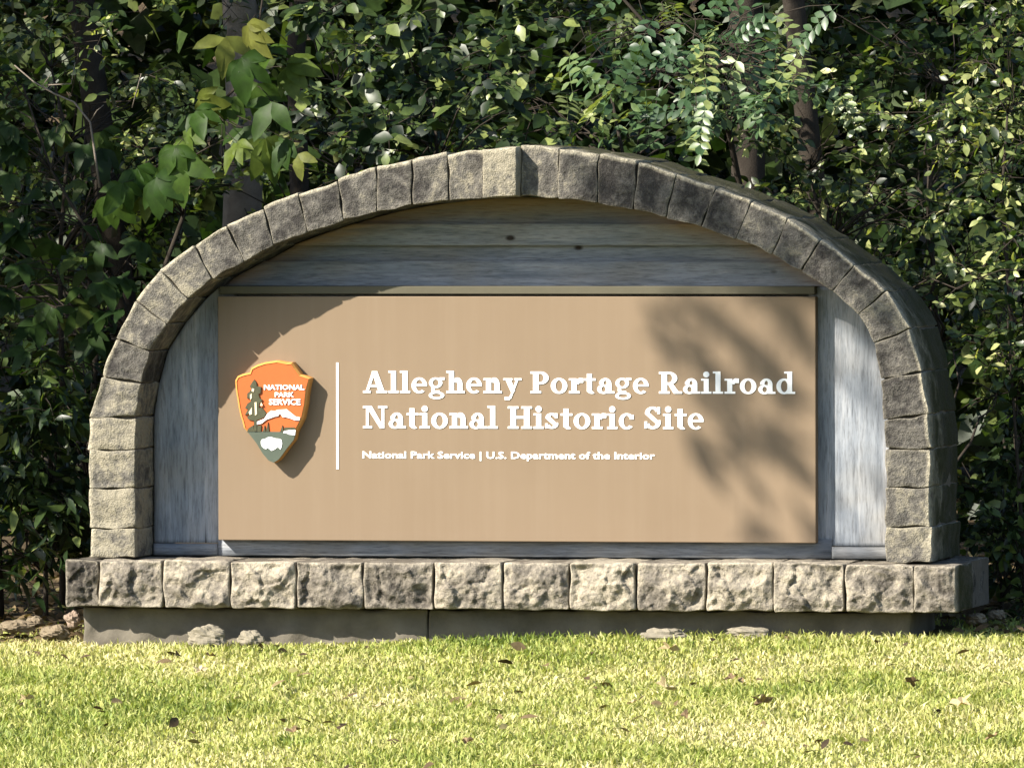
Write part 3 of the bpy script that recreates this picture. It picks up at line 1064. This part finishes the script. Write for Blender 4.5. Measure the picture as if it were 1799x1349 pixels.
# ------------------------------------------------------------------ overstory: tall trees round the clearing
def tall_tree(name, label, x, y, h, r0, crown, n, size, lean=(0, 0), bark=None, mat=None, group="tall trees around the sign"):
    g = G(x, y) - 0.1
    k = 9
    path = [Vector((x + lean[0] * (i / k) ** 1.3 + random.gauss(0, .03), y + lean[1] * (i / k) ** 1.3 + random.gauss(0, .03), g + h * i / k)) for i in range(k + 1)]
    cl = []
    for (cx, cy, cz, rx, ry, rz, cnt) in crown:
        for _ in range(cnt):
            d = rng.normal(0, 1, 3); d /= np.linalg.norm(d); d *= rng.random() ** 0.4
            cl.append((Vector((cx + d[0] * rx, cy + d[1] * ry, cz + d[2] * rz)), random.uniform(.45, .8), n))
    return plant(name, label, "tree", path, r0, cl, L_SM, size, mat or M_LF_FAR, bark, group, twig=False, min_t=0.35, flat=0.8)


p = foot_at(432, 3.4)
tall_tree("oak_tree", "pale barked tree trunk rising behind the yellowing leaves upper left", p.x, 3.4, 10, .10, [(p.x - 1.2, 0.6, 6.3, 2.6, 2.2, 2.0, 15)], 72, .17, (-.2, -.6), M_BARKPALE)
p = foot_at(165, 2.9)
tall_tree("leaning_tree", "dark trunk leaning across the upper left corner of the woods", p.x + .25, 2.9, 9, .075, [(p.x - 1.0, 0.2, 5.6, 2.4, 1.9, 1.7, 15)], 50, .17, (-1.4, -.6))
p = foot_at(1450, 2.6)
tall_tree("forked_tree", "dark crooked trunk among the sunlit leaves right of the arch", p.x + .12, 2.6, 9, .06, [(p.x - 1.5, 0.1, 5.6, 2.4, 1.9, 1.8, 15)], 72, .17, (-1.1, -.7))
p = foot_at(534, 4.2)
tall_tree("slender_tree", "slender dark trunk behind the arch's left shoulder", p.x, 4.2, 11, .05, [(p.x - .8, 1.6, 8.2, 2.4, 2.2, 2.0, 15)], 72, .17, (.2, -.5))
p = foot_at(-14, 1.7)
tall_tree("edge_tree", "dark trunk cut off by the left edge of the picture", p.x, 1.7, 10, .07, [(-4.3, 0.7, 3.0, 1.3, 1.0, 2.2, 30), (-5.6, .3, 5.8, 1.8, 1.4, 1.6, 18)], 110, .15, (-.9, -.4))
tall_tree("wood_edge_tree", "tall tree whose crown shades the right of the woods", 4.6, 3.5, 11, .12, [(2.2, 2.2, 6.6, 2.4, 2.2, 2.0, 15), (0.2, 1.6, 5.6, 1.8, 1.4, 1.4, 8)], 72, .17, (-.4, -.5))
tall_tree("back_tree", "tall tree deep in the woods behind the crown of the arch", -.3, 7.2, 13, .09, [(-1.2, 4.5, 9.6, 3.4, 2.6, 2.4, 24), (-5, 4.5, 9.0, 2.8, 2.6, 2.4, 18)], 150, .19)

# the tree by the lawn that throws soft streaks across the right of the sign
SH = 5.4
sun_step = Vector((-1.0, -1.0, 1.0)) * SH


def shade_pt(px, py, Y=0.243):
    return at(px, py, Y) + sun_step


streaks = [((1150, 560), (1180, 615), 1.0), ((1170, 612), (1250, 648), 2.6), ((1205, 515), (1262, 572), 1.7), ((1255, 560), (1325, 618), 2.4), ((1318, 605), (1385, 690), 1.7), ((1240, 640), (1300, 690), 1.2),
           ((1226, 680), (1292, 770), 1.5), ((1276, 690), (1330, 790), 1.3), ((1316, 705), (1360, 760), 1.4), ((1352, 750), (1410, 830), 2.2), ((1205, 742), (1268, 842), 1.4), ((1282, 790), (1336, 862), 1.0),
           ((1374, 530), (1436, 655), 1.7), ((1312, 905), (1360, 955), 1.5), ((1150, 515), (1206, 598), .8), ((1290, 512), (1430, 540), 1.5), ((1400, 880), (1436, 950), .9), ((1330, 640), (1372, 690), 1.0),
           ((1450, 520), (1520, 585), 2.0), ((1475, 600), (1500, 700), .8), ((1500, 780), (1548, 900), 1.0), ((1470, 860), (1500, 950), .7), ((1530, 700), (1548, 760), .9), ((1560, 600), (1630, 760), 2.0), ((1580, 700), (1620, 860), 1.2),
           ((1600, 480), (1660, 640), 1.6), ((1000, 262), (1075, 345), 1.2), ((1060, 265), (1130, 350), 2.0), ((1120, 280), (1180, 345), 1.6), ((1190, 300), (1250, 395), 1.8), ((1245, 320), (1300, 415), 1.5), ((1330, 350), (1390, 420), .8),
           ((1400, 380), (1470, 450), 2.0), ((1460, 420), (1540, 540), 1.6), ((1540, 500), (1600, 600), 1.0), ((1100, 235), (1300, 300), 1.0), ((1300, 290), (1480, 400), 1.0)]
trunk = [Vector((4.9, -5.6, G(4.9, -5.6) - .1)), Vector((4.8, -5.6, 3)), Vector((4.5, -5.5, 6)), Vector((4.2, -5.4, 8)), Vector((4.0, -5.4, 10))]
lt = thing("lawn_tree", "tree out on the lawn whose boughs streak the right of the sign with shade", "tree", trunk[0])
mb = MB(); mb.tube(trunk, [.15, .13, .11, .09, .05], 10)
limb = [trunk[3], Vector((2.8, -4.6, 7.6)), Vector((1.4, -4.2, 7.3)), Vector((-0.2, -3.9, 6.9)), Vector((-1.4, -3.7, 6.6)), Vector((-2.5, -3.7, 6.3))]
mb.tube(limb, [.08, .065, .055, .04, .028, .012], 8)
P = []; D = []
for a, b_, wgt in streaks:
    Yp = 0.243 if a[1] > 500 else 0.0
    A, B = shade_pt(*a, Yp), shade_pt(*b_, Yp)
    L_ = (B - A).length
    root = min(limb[2:], key=lambda q: (q - A).length)
    mb.tube(branch_path(root, A, .05, 5, .05) + [A.lerp(B, .5), B], [.005, .005, .0045, .004, .004, .003, .003, .002], 5)
    nl = int(4 + (58 if a[0] < 1445 and a[1] > 500 else 66) * L_ * wgt)
    for _ in range(nl):
        t_ = random.random()
        P.append(A.lerp(B, t_) + Vector((random.gauss(0, .004 + .005 * wgt), random.gauss(0, .02), random.gauss(0, .004 + .005 * wgt))))
        D.append((B - A).normalized() * 5.0)
for c in limb[:4]:
    for _ in range(10):
        q = c + Vector((random.gauss(0, .5), random.gauss(0, .4), random.gauss(.7, .4)))
        mb.tube(branch_path(c, q, .05, 4, .06), [.014, .012, .009, .006, .003], 5)
        for _ in range(60):
            P.append(q + Vector((random.gauss(0, .2), random.gauss(0, .2), random.gauss(0, .15)))); D.append(Vector((0, 0, 0)))
obj("trunk", mb.mesh("trunk", True), M_BARK, lt)
V, Fi, ti = scatter_leaves(np.array([tuple(p) for p in P]), .085, L_LONG, .3, .8, .3, (.3, .3, 0), np.array([tuple(d) for d in D]))
obj("crown", np_mesh("crown", V, Fi, True, {"tint": ti}), M_LF_MID, lt)

# ------------------------------------------------------------------ shrubs and saplings behind the sign
def palmate(n=5, L=0.13, seed=0):
    rr = random.Random(seed); V = []; F = []
    for k in range(n):
        a = math.radians(-62 + 124 * k / (n - 1) + rr.uniform(-9, 9))
        l = L * (1 - 0.30 * abs(k - (n - 1) / 2) / ((n - 1) / 2)) * rr.uniform(.85, 1.1)
        V0, T0 = leaf_template(0.48 * rr.uniform(.9, 1.15), .45, .12, .30)
        ca, sa = math.cos(a), math.sin(a); n0 = len(V)
        for x, y, z in V0 * l:
            V.append((x * ca - y * sa, x * sa + y * ca, z + rr.uniform(-.004, .004) + 0.004 * k))
        F += [tuple(int(i) + n0 for i in t) for t in T0]
    return mesh("leaf", V, F, True)


def pinnate(pairs=7, L=0.24, seed=0):
    rr = random.Random(seed); V = []; F = []
    V0, T0 = leaf_template(.52, .55, .1, .1)
    for k in range(pairs * 2 + 1):
        x = L * (0.14 + 0.82 * (k // 2) / pairs) if k < pairs * 2 else L * .97
        side = 1 if k % 2 else -1
        a = math.radians(side * rr.uniform(58, 75)) if k < pairs * 2 else 0
        l = .058 * rr.uniform(.8, 1.15); ca, sa = math.cos(a), math.sin(a); n0 = len(V)
        tw = rr.uniform(-.3, .3)
        for u, v_, w in V0 * l:
            V.append((x + u * ca - v_ * sa, u * sa + v_ * ca, w + v_ * tw - .35 * x * x / L))
        F += [tuple(int(i) + n0 for i in t) for t in T0]
    mb = MB(); mb.v = V; mb.f = F
    mb.tube([(0, 0, 0), (L * .5, 0, -.088 * L), (L, 0, -.35 * L)], [.0018, .0014, .0008], 4)
    return mesh("leaf", mb.v, mb.f, True)


PAL = [palmate(5, .135, 1), palmate(5, .15, 2), palmate(3, .15, 3), palmate(4, .125, 4)]
PAL_DARK = [palmate(5, .135, 11), palmate(4, .14, 12), palmate(3, .14, 13)]
M_LF_SHADY = leaf_mat("deep green broad leaves", [(0, (0.014, 0.032, 0.008)), (0.7, (0.03, 0.058, 0.012)), (1, (0.075, 0.10, 0.022))], .38, .5, True, .2)
for me in PAL_DARK: me.materials.append(M_LF_SHADY)
PIN = [pinnate(5, .24, 1), pinnate(4, .20, 2), pinnate(6, .28, 3)]
for me in PAL: me.materials.append(M_LF_YEL)
for me in PIN: me.materials.append(M_LF_BLUE)


def place_leaf(me, p, nrm, d, s, parent):
    Rm = rot_from(np.array([nrm], float), np.array([d], float))[0]
    M = Matrix(Rm.tolist()).to_4x4()
    o = bpy.data.objects.new("leaf", me)
    link(o, parent)
    off = Vector((0, 0, 0)); q = parent
    while q is not None: off += q.location; q = q.parent
    o.matrix_local = Matrix.Translation(Vector(p) - off) @ M @ Matrix.Scale(s, 4)
    return o


def leafy_sapling(name, label, stem_pts, r0, sites, meshes, face=(0, -1.0, .35), dd=(0, -.15, -1), spread=.35, size=(.85, 1.15)):
    base_pt = stem_pts[0]
    t = thing(name, label, "sapling", base_pt)
    mb = MB(); k = len(stem_pts); rad = [r0 * (1 - .75 * i / (k - 1)) for i in range(k)]
    mb.tube(stem_pts, rad, 7)
    for (p, s) in sites:
        i = min(range(1, k), key=lambda q: (stem_pts[q] - p).length + max(0, stem_pts[q].z - p.z) * .8)
        mb.tube(branch_path(stem_pts[i], p, .12, 5, .08), [max(.0016, rad[i] * .45 * (1 - .7 * q / 5)) for q in range(6)], 5)
        nrm = Vector(face) + Vector((random.gauss(0, spread), random.gauss(0, spread), random.gauss(0, spread)))
        d = Vector(dd) + Vector((random.gauss(0, spread), random.gauss(0, spread), random.gauss(0, spread * .6)))
        place_leaf(random.choice(meshes), p, nrm, d, s * random.uniform(*size), t)
    obj("trunk", mb.mesh("trunk", True), M_BARK, t)
    return t


# broad yellow-green leaves hanging on the left
sites = []
for (x, y, s) in [(440, 60, 1.0), (395, 85, 1.1), (470, 110, 1.1), (425, 120, 1.25), (505, 135, 1.0), (455, 165, 1.1), (410, 190, .9), (480, 200, 1.0), (430, 245, 1.25), (465, 262, 1.3), (505, 265, 1.0), (420, 270, 1.1),
                  (345, 215, 1.0), (330, 255, 1.15), (310, 275, 1.2), (318, 300, 1.1), (350, 190, .8), (275, 330, 1.15), (240, 315, 1.1), (215, 340, 1.1), (260, 350, 1.0), (195, 360, .9), (300, 350, .8), (525, 290, .7)]:
    sites.append((at(x, y - 18, random.uniform(.85, 1.2)), s * 1.2))
leafy_sapling("yellowing_sapling", "young tree with large hanging yellow-green leaves above the arch's left shoulder",
              [foot_at(262, 1.3), at(258, 640, 1.3), at(285, 480, 1.3), at(322, 380, 1.3), at(330, 280, 1.3), at(352, 215, 1.25), at(420, 150, 1.2), at(455, 40, 1.2), at(470, -60, 1.2)], .013, sites, PAL)
sites = []
for _ in range(46):
    sites.append((at(random.uniform(-30, 190), random.uniform(210, 640), random.uniform(1.3, 2.0)), random.uniform(.8, 1.2)))
for _ in range(22):
    sites.append((at(random.uniform(110, 250), random.uniform(420, 640), random.uniform(1.3, 2.0)), random.uniform(.8, 1.1)))
leafy_sapling("dark_sapling", "young tree with dark drooping leaves at the left edge beside the arch",
              [foot_at(232, 1.7), at(236, 700, 1.7), at(238, 600, 1.7), at(205, 500, 1.7), at(150, 400, 1.65), at(90, 300, 1.6), at(40, 150, 1.6)], .016, sites, PAL_DARK, (0, -.6, .8), (-.2, -.2, -1), .5)
# locust sprays upper right of centre
sites = []
for _ in range(85):
    t_ = random.random()
    x = random.triangular(930, 1500, 1230); y = random.uniform(-25, 235 - abs(x - 1180) * .18)
    sites.append((at(x, y, random.uniform(.9, 1.9)), random.uniform(.8, 1.15)))
leafy_sapling("locust_sapling", "young locust with feathery bluish-green compound leaves over the crown of the arch",
              [foot_at(1330, 2.0), at(1325, 600, 2.0), at(1310, 380, 1.9), at(1280, 230, 1.7), at(1220, 130, 1.5), at(1150, 60, 1.4), at(1060, -40, 1.3)], .02, sites, PIN, (0, -.75, .8), (-.3, -.5, -.45), .55)

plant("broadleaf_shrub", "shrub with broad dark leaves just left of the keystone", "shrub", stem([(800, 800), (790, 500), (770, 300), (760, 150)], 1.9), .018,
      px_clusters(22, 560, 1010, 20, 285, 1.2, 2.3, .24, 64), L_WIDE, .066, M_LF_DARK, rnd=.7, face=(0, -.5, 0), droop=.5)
plant("small_leaved_shrub", "shrub with small sunlit leaves over the arch's right shoulder", "shrub", stem([(1500, 800), (1480, 600), (1455, 430), (1420, 300)], 2.1), .018,
      px_clusters(36, 1235, 1760, 190, 560, 1.2, 2.6, .22, 62), L_OVAL, .046, M_LF_MID, rnd=.9, face=(0, -.3, 0))
plant("right_edge_shrub", "leafy shrub at the right edge of the picture", "shrub", stem([(1790, 900), (1780, 600), (1760, 350), (1770, 200)], 2.0), .016,
      px_clusters(26, 1690, 1860, -20, 640, 1.3, 2.8, .26, 56), L_OVAL, .052, M_LF_MID, rnd=.9, face=(0, -.2, 0))
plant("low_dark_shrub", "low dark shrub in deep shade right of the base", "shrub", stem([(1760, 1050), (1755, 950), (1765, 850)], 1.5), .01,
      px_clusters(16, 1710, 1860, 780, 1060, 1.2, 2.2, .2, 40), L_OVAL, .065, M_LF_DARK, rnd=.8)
plant("drooping_shrub", "dark shrub with narrow drooping leaves left of the stone base", "shrub", stem([(80, 1000), (85, 850), (95, 700)], 1.6), .014,
      px_clusters(34, -40, 160, 600, 1010, 1.2, 2.2, .22, 44), L_LONG, .10, M_LF_DARK, rnd=.7, droop=1.2)
plant("leafy_tangle", "tangle of mixed leaves and pale twigs in the upper left corner", "shrub", stem([(110, 700), (105, 450), (120, 250), (90, 120)], 2.3), .016,
      px_clusters(30, -40, 400, -20, 330, 1.6, 3.0, .24, 54), L_OVAL, .046, M_LF_MID, rnd=.9, face=(0, -.2, 0))
plant("centre_thicket", "thicket of leaves behind the arch's left shoulder", "shrub", stem([(620, 800), (600, 500), (610, 300), (590, 150)], 2.7), .018,
      px_clusters(26, 380, 760, -30, 420, 2.2, 3.6, .28, 56), L_OVAL, .052, M_LF_MID, rnd=.9)
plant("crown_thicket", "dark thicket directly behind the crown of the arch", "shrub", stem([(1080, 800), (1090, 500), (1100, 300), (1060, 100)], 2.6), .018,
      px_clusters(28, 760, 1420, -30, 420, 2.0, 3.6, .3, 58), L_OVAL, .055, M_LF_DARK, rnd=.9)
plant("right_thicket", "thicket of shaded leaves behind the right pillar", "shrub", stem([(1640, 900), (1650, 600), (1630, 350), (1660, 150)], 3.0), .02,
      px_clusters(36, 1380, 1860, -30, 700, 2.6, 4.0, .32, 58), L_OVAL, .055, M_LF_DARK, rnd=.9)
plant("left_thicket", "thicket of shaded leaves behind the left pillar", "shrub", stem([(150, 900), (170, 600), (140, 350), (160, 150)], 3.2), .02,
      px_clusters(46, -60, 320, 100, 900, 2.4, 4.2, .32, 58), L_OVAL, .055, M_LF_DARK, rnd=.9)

bare = thing("bare_branch", "bare pale twigs reaching across the leaves in the upper left", "branch", at(175, 330, 1.35))
mb = MB()
for pts, r in (([(175, 330), (165, 260), (158, 215), (130, 180), (95, 165), (60, 145), (25, 115)], .006), ([(158, 215), (170, 195), (182, 185)], .003), ([(95, 165), (75, 150), (90, 130)], .003),
               ([(80, 150), (125, 148), (132, 110)], .003), ([(232, 190), (240, 160), (248, 130)], .003)):
    mb.tube([at(a, b_, 1.35 - .01 * k) for k, (a, b_) in enumerate(pts)], [r * (1 - .6 * k / len(pts)) for k in range(len(pts))], 5)
obj("twig", mb.mesh("twig", True), M_BARKPALE, bare)

plant("pillar_shrub", "dark leafy shrub in shade just behind the right pillar", "shrub", stem([(1800, 1000), (1790, 850), (1780, 700), (1770, 560)], 1.1), .012,
      px_clusters(34, 1730, 1900, 520, 1060, .9, 1.9, .2, 56), L_OVAL, .055, M_LF_DARK, rnd=.9)

# far woodland reading as one mass
n = 110000
P = np.stack([rng.uniform(-11, 8, n), rng.uniform(7.5, 12.5, n), 0.1 + 8.5 * rng.random(n) ** .9], -1)
V, Fi, ti = scatter_leaves(P, .2, L_SM, .6, .9, .4)
wood = obj("woodland", np_mesh("woodland", V, Fi, False, {"tint": ti}), M_LF_FAR)
tag(wood, "dark mass of woodland leaves far behind the sign", "woodland", None, "stuff")

# ------------------------------------------------------------------ lawn
n = 230000
u = rng.uniform(-1, 1, n); yy = -7.2 + 8.6 * rng.random(n)
xx = u * 2.75 - 0.2 * yy
keep = ~((xx > fx0 - .02) & (xx < fx1 + .1) & (yy > 0.02) & (yy < .8))
keep &= ~((yy > .2) & (rng.random(n) < np.clip((yy - .0) * .9, 0, .97)))
xx, yy = xx[keep], yy[keep]; n = len(xx)


def vnoise(x, y, f, s):
    r_ = np.random.default_rng(s); tab = r_.random((64, 64))
    X, Y = x * f + 100, y * f + 100
    xi, yi = np.floor(X).astype(int), np.floor(Y).astype(int); fx, fy = X - xi, Y - yi
    fx = fx * fx * (3 - 2 * fx); fy = fy * fy * (3 - 2 * fy)
    a = tab[xi % 64, yi % 64]; b_ = tab[(xi + 1) % 64, yi % 64]; c = tab[xi % 64, (yi + 1) % 64]; d = tab[(xi + 1) % 64, (yi + 1) % 64]
    return (a * (1 - fx) + b_ * fx) * (1 - fy) + (c * (1 - fx) + d * fx) * fy


lush = vnoise(xx, yy, 1.3, 1) * .6 + vnoise(xx, yy, 4, 2) * .4
H = (.017 + .025 * lush) * rng.uniform(.5, 1.5, n)
nearb = (np.abs(yy + .03) < .1)
H = np.where(nearb, H * rng.uniform(.6, 1.25, n), H)
ang = rng.uniform(0, 2 * np.pi, n); bend = rng.uniform(.15, 1.25, n) * H
wd = rng.uniform(.0022, .0055, n)
dx, dy = np.cos(ang), np.sin(ang)
fa = rng.uniform(0, 2 * np.pi, n); sxv, syv = np.cos(fa) * wd, np.sin(fa) * wd
z0 = gz(xx, yy) - .004
B = np.stack([xx, yy, z0], -1)
side = np.stack([sxv, syv, 0 * sxv], -1)
mid = B + np.stack([dx * bend * .3, dy * bend * .3, H * .6], -1)
tipp = B + np.stack([dx * bend, dy * bend, H * np.clip(1.05 - .3 * bend / H, .6, 1)], -1)
V = np.stack([B - side, B + side, mid + side * .8, mid - side * .8, tipp], 1).reshape(-1, 3)
o5 = (np.arange(n) * 5)[:, None]
Fq = np.array([[0, 1, 2, 3]]) + o5; Ft = np.array([[3, 2, 4]]) + o5
patch = vnoise(xx, yy, .55, 5) * .6 + vnoise(xx, yy, 2.2, 6) * .4
tint = np.clip(.55 * rng.random(n) + .45 * (1 - lush) + .85 * (patch - .5) - .06, 0, 1)
m = leaf_mat("grass blades", [(0, (0.10, 0.15, 0.024)), (.3, (0.22, 0.27, 0.052)), (.65, (0.41, 0.405, 0.125)), (1, (0.64, 0.56, 0.30))], .25, .5, False, .3)
grass = obj("grass", np_mesh("grass", V, [Fq, Ft], False, {"tint": np.repeat(tint, 5)}), m)
tag(grass, "short sunlit yellow-green grass in front of the sign", "grass", None, "stuff")

n = 14000
lx = rng.uniform(-6, 5, n); ly = .12 + 5.5 * rng.random(n) ** 1.5
k_ = ~((lx > fx0 - .05) & (lx < fx1 + .2) & (ly < .95))
lx, ly = lx[k_], ly[k_]
P = np.stack([lx, ly, gz(lx, ly) + rng.uniform(.004, .03, len(lx))], -1)
bx_ = rng.uniform(-1, 1, 150); by_ = -6.5 + 6.3 * rng.random(150); bx_ = bx_ * 2.3 - .2 * by_
P = np.concatenate([P, np.stack([bx_, by_, gz(bx_, by_) + rng.uniform(.018, .034, 150)], -1)])
V, Fi, ti = scatter_leaves(P, .055, L_OVAL, 1.0, .7, -.05)
m = leaf_mat("dead leaves", [(0, (0.035, 0.024, 0.014)), (.5, (0.10, 0.068, 0.036)), (.85, (0.20, 0.145, 0.075)), (1, (0.15, 0.17, 0.05))], .12, .75, False, .15)
tag(obj("leaf_litter", np_mesh("leaf_litter", V, Fi, False, {"tint": ti}), m), "brown leaf litter under the woods and dry bits strewn over the lawn", "leaf litter", None, "stuff")

# ------------------------------------------------------------------ fieldstones and fallen leaves
def fieldstone(label, p, sx, sy, sz, seed, mat=M_ROCK, group=None):
    V = []; Fs = []
    nu, nv = 32, 20
    for j in range(nv + 1):
        th = math.pi * j / nv
        for i in range(nu):
            ph = 2 * math.pi * i / nu
            d = Vector((math.sin(th) * math.cos(ph), math.sin(th) * math.sin(ph), math.cos(th)))
            r = 1 + .30 * noise.noise(d * 1.6 + Vector((seed, 0, 0))) + .16 * noise.noise(d * 4 + Vector((0, seed, 0))) + .07 * noise.noise(d * 9 + Vector((0, 0, seed)))
            V.append((d.x * sx * r, d.y * sy * r, d.z * sz * r))
    for j in range(nv):
        for i in range(nu):
            Fs.append((j * nu + i, (j + 1) * nu + i, (j + 1) * nu + (i + 1) % nu, j * nu + (i + 1) % nu))
    o = obj("fieldstone", mesh("fieldstone", V, Fs, False), mat)
    o.location = p
    return tag(o, label, "stone", group)


def on_ground(px, py, dz=0.0):
    q = at_ground(px, py)
    return Vector((q.x, q.y, G(q.x, q.y) + dz))


fieldstone("pale rounded fieldstone lying in the grass against the left footing", on_ground(362, 1140, .045), .085, .05, .05, 3)
fieldstone("small pale stone in the grass beside the rounded fieldstone", on_ground(440, 1138, .034), .055, .04, .036, 8)
fieldstone("flat pale stone poking from grass below the middle right of the base", on_ground(1165, 1126, .02), .10, .05, .03, 12)
fieldstone("flat pale stone in the grass under the right half of the base", on_ground(1315, 1122, .02), .09, .05, .03, 17)


def heap(label, px, py, Y, a, b_, c, seed, mat=M_ROCK):
    q = at(px, py, Y)
    fieldstone(label, Vector((q.x, Y, max(q.z, G(q.x, Y) + c * .3))), a, b_, c, seed, mat)


M_PINK = plain("pinkish fieldstone", (0.22, 0.165, 0.125), .95, .1, .35, 18, .6)
M_DUN = plain("earthy fieldstone", (0.17, 0.135, 0.09), .95, .1, .5, 18, .6)
heap("pinkish stone tucked under the left end of the base", 128, 1088, .12, .032, .04, .032, 31, M_PINK)
heap("large earthy rubble stone left of the footing", 98, 1112, .2, .055, .06, .034, 33, M_DUN)
heap("flat earthy rubble stone at the left edge of the lawn", 30, 1100, .35, .07, .06, .026, 36, M_DUN)
heap("small earthy rubble stone between the larger ones left of the footing", 62, 1092, .45, .036, .04, .024, 39, M_DUN)
heap("grey stone just right of the base's end", 1715, 1088, .55, .042, .04, .028, 51, M_DUN)
heap("smaller grey stone at the right edge beyond the base", 1752, 1080, .8, .035, .035, .022, 53, M_DUN)


def fallen_leaf_mesh(seed):
    rr = random.Random(seed); n = 18; V = [(0, 0, .01)]; Fs = []
    for i in range(n):
        a = 2 * math.pi * i / n
        r = .5 * (0.72 + .28 * math.cos(5 * a)) * rr.uniform(.85, 1.1)
        V.append((r * math.cos(a), r * .8 * math.sin(a), .22 * abs(math.sin(a * 1.5 + seed)) * rr.uniform(.6, 1.2)))
    for i in range(n): Fs.append((0, i + 1, (i + 1) % n + 1))
    return mesh("fallen_leaf", V, Fs, False)


M_FL_PALE = leaf_mat("pale fallen leaf", [(0, (0.40, 0.31, 0.17)), (1, (0.50, 0.40, 0.24))], .15, .7, True, .2)
M_FL_BROWN = leaf_mat("brown fallen leaf", [(0, (0.10, 0.065, 0.035)), (1, (0.22, 0.15, 0.08))], .15, .7, True, .2)
for k, (x, y, s, mt, lab) in enumerate([
    (1175, 1160, .075, 0, "pale fallen leaf in the grass, nearest below the base right of centre"), (1168, 1228, .10, 0, "large pale fallen leaf in the grass right of centre"),
    (1092, 1116, .065, 0, "pale leaf lying against the footing right of centre"), (45, 1248, .06, 0, "pale fallen leaf on the lawn near the left edge"),
    (352, 1198, .06, 0, "pale fallen leaf standing in the grass left of centre"), (1340, 1255, .08, 1, "curled brown leaf in the grass on the right of the lawn"),
    (1692, 1258, .09, 0, "pale curled leaf on the lawn near the right edge"), (1602, 1220, .07, 1, "dark brown leaf on the right of the lawn, farther back"),
    (370, 1172, .05, 1, "small brown leaf in the grass left of centre"), (515, 1306, .06, 1, "dark brown leaf low on the lawn left of centre"),
    (1110, 1256, .05, 0, "small pale leaf low on the lawn, left of the large pale one"), (1560, 1180, .05, 0, "small pale leaf in grass below the base's right end"),
    (1285, 1212, .06, 1, "brown leaf in the grass below the sign's right side"), (820, 1325, .06, 1, "brown leaf at the bottom of the lawn near the centre"), (1745, 1316, .06, 1, "brown leaf in the lower right corner of the lawn"),
    (665, 1262, .05, 0, "small pale leaf on the lawn left of the middle"), (1205, 1278, .05, 1, "small brown leaf below the large pale one")]):
    me = fallen_leaf_mesh(k); me.materials.append(M_FL_BROWN if mt else M_FL_PALE)
    o = bpy.data.objects.new("fallen_leaf", me); link(o)
    o.location = on_ground(x, y, .045); s *= 1.25; o.scale = (s, s, s)
    o.rotation_euler = (random.uniform(.1, .6), random.uniform(-.4, .4), random.uniform(0, 6))
    tag(o, lab, "leaf", "leaves fallen on the lawn")
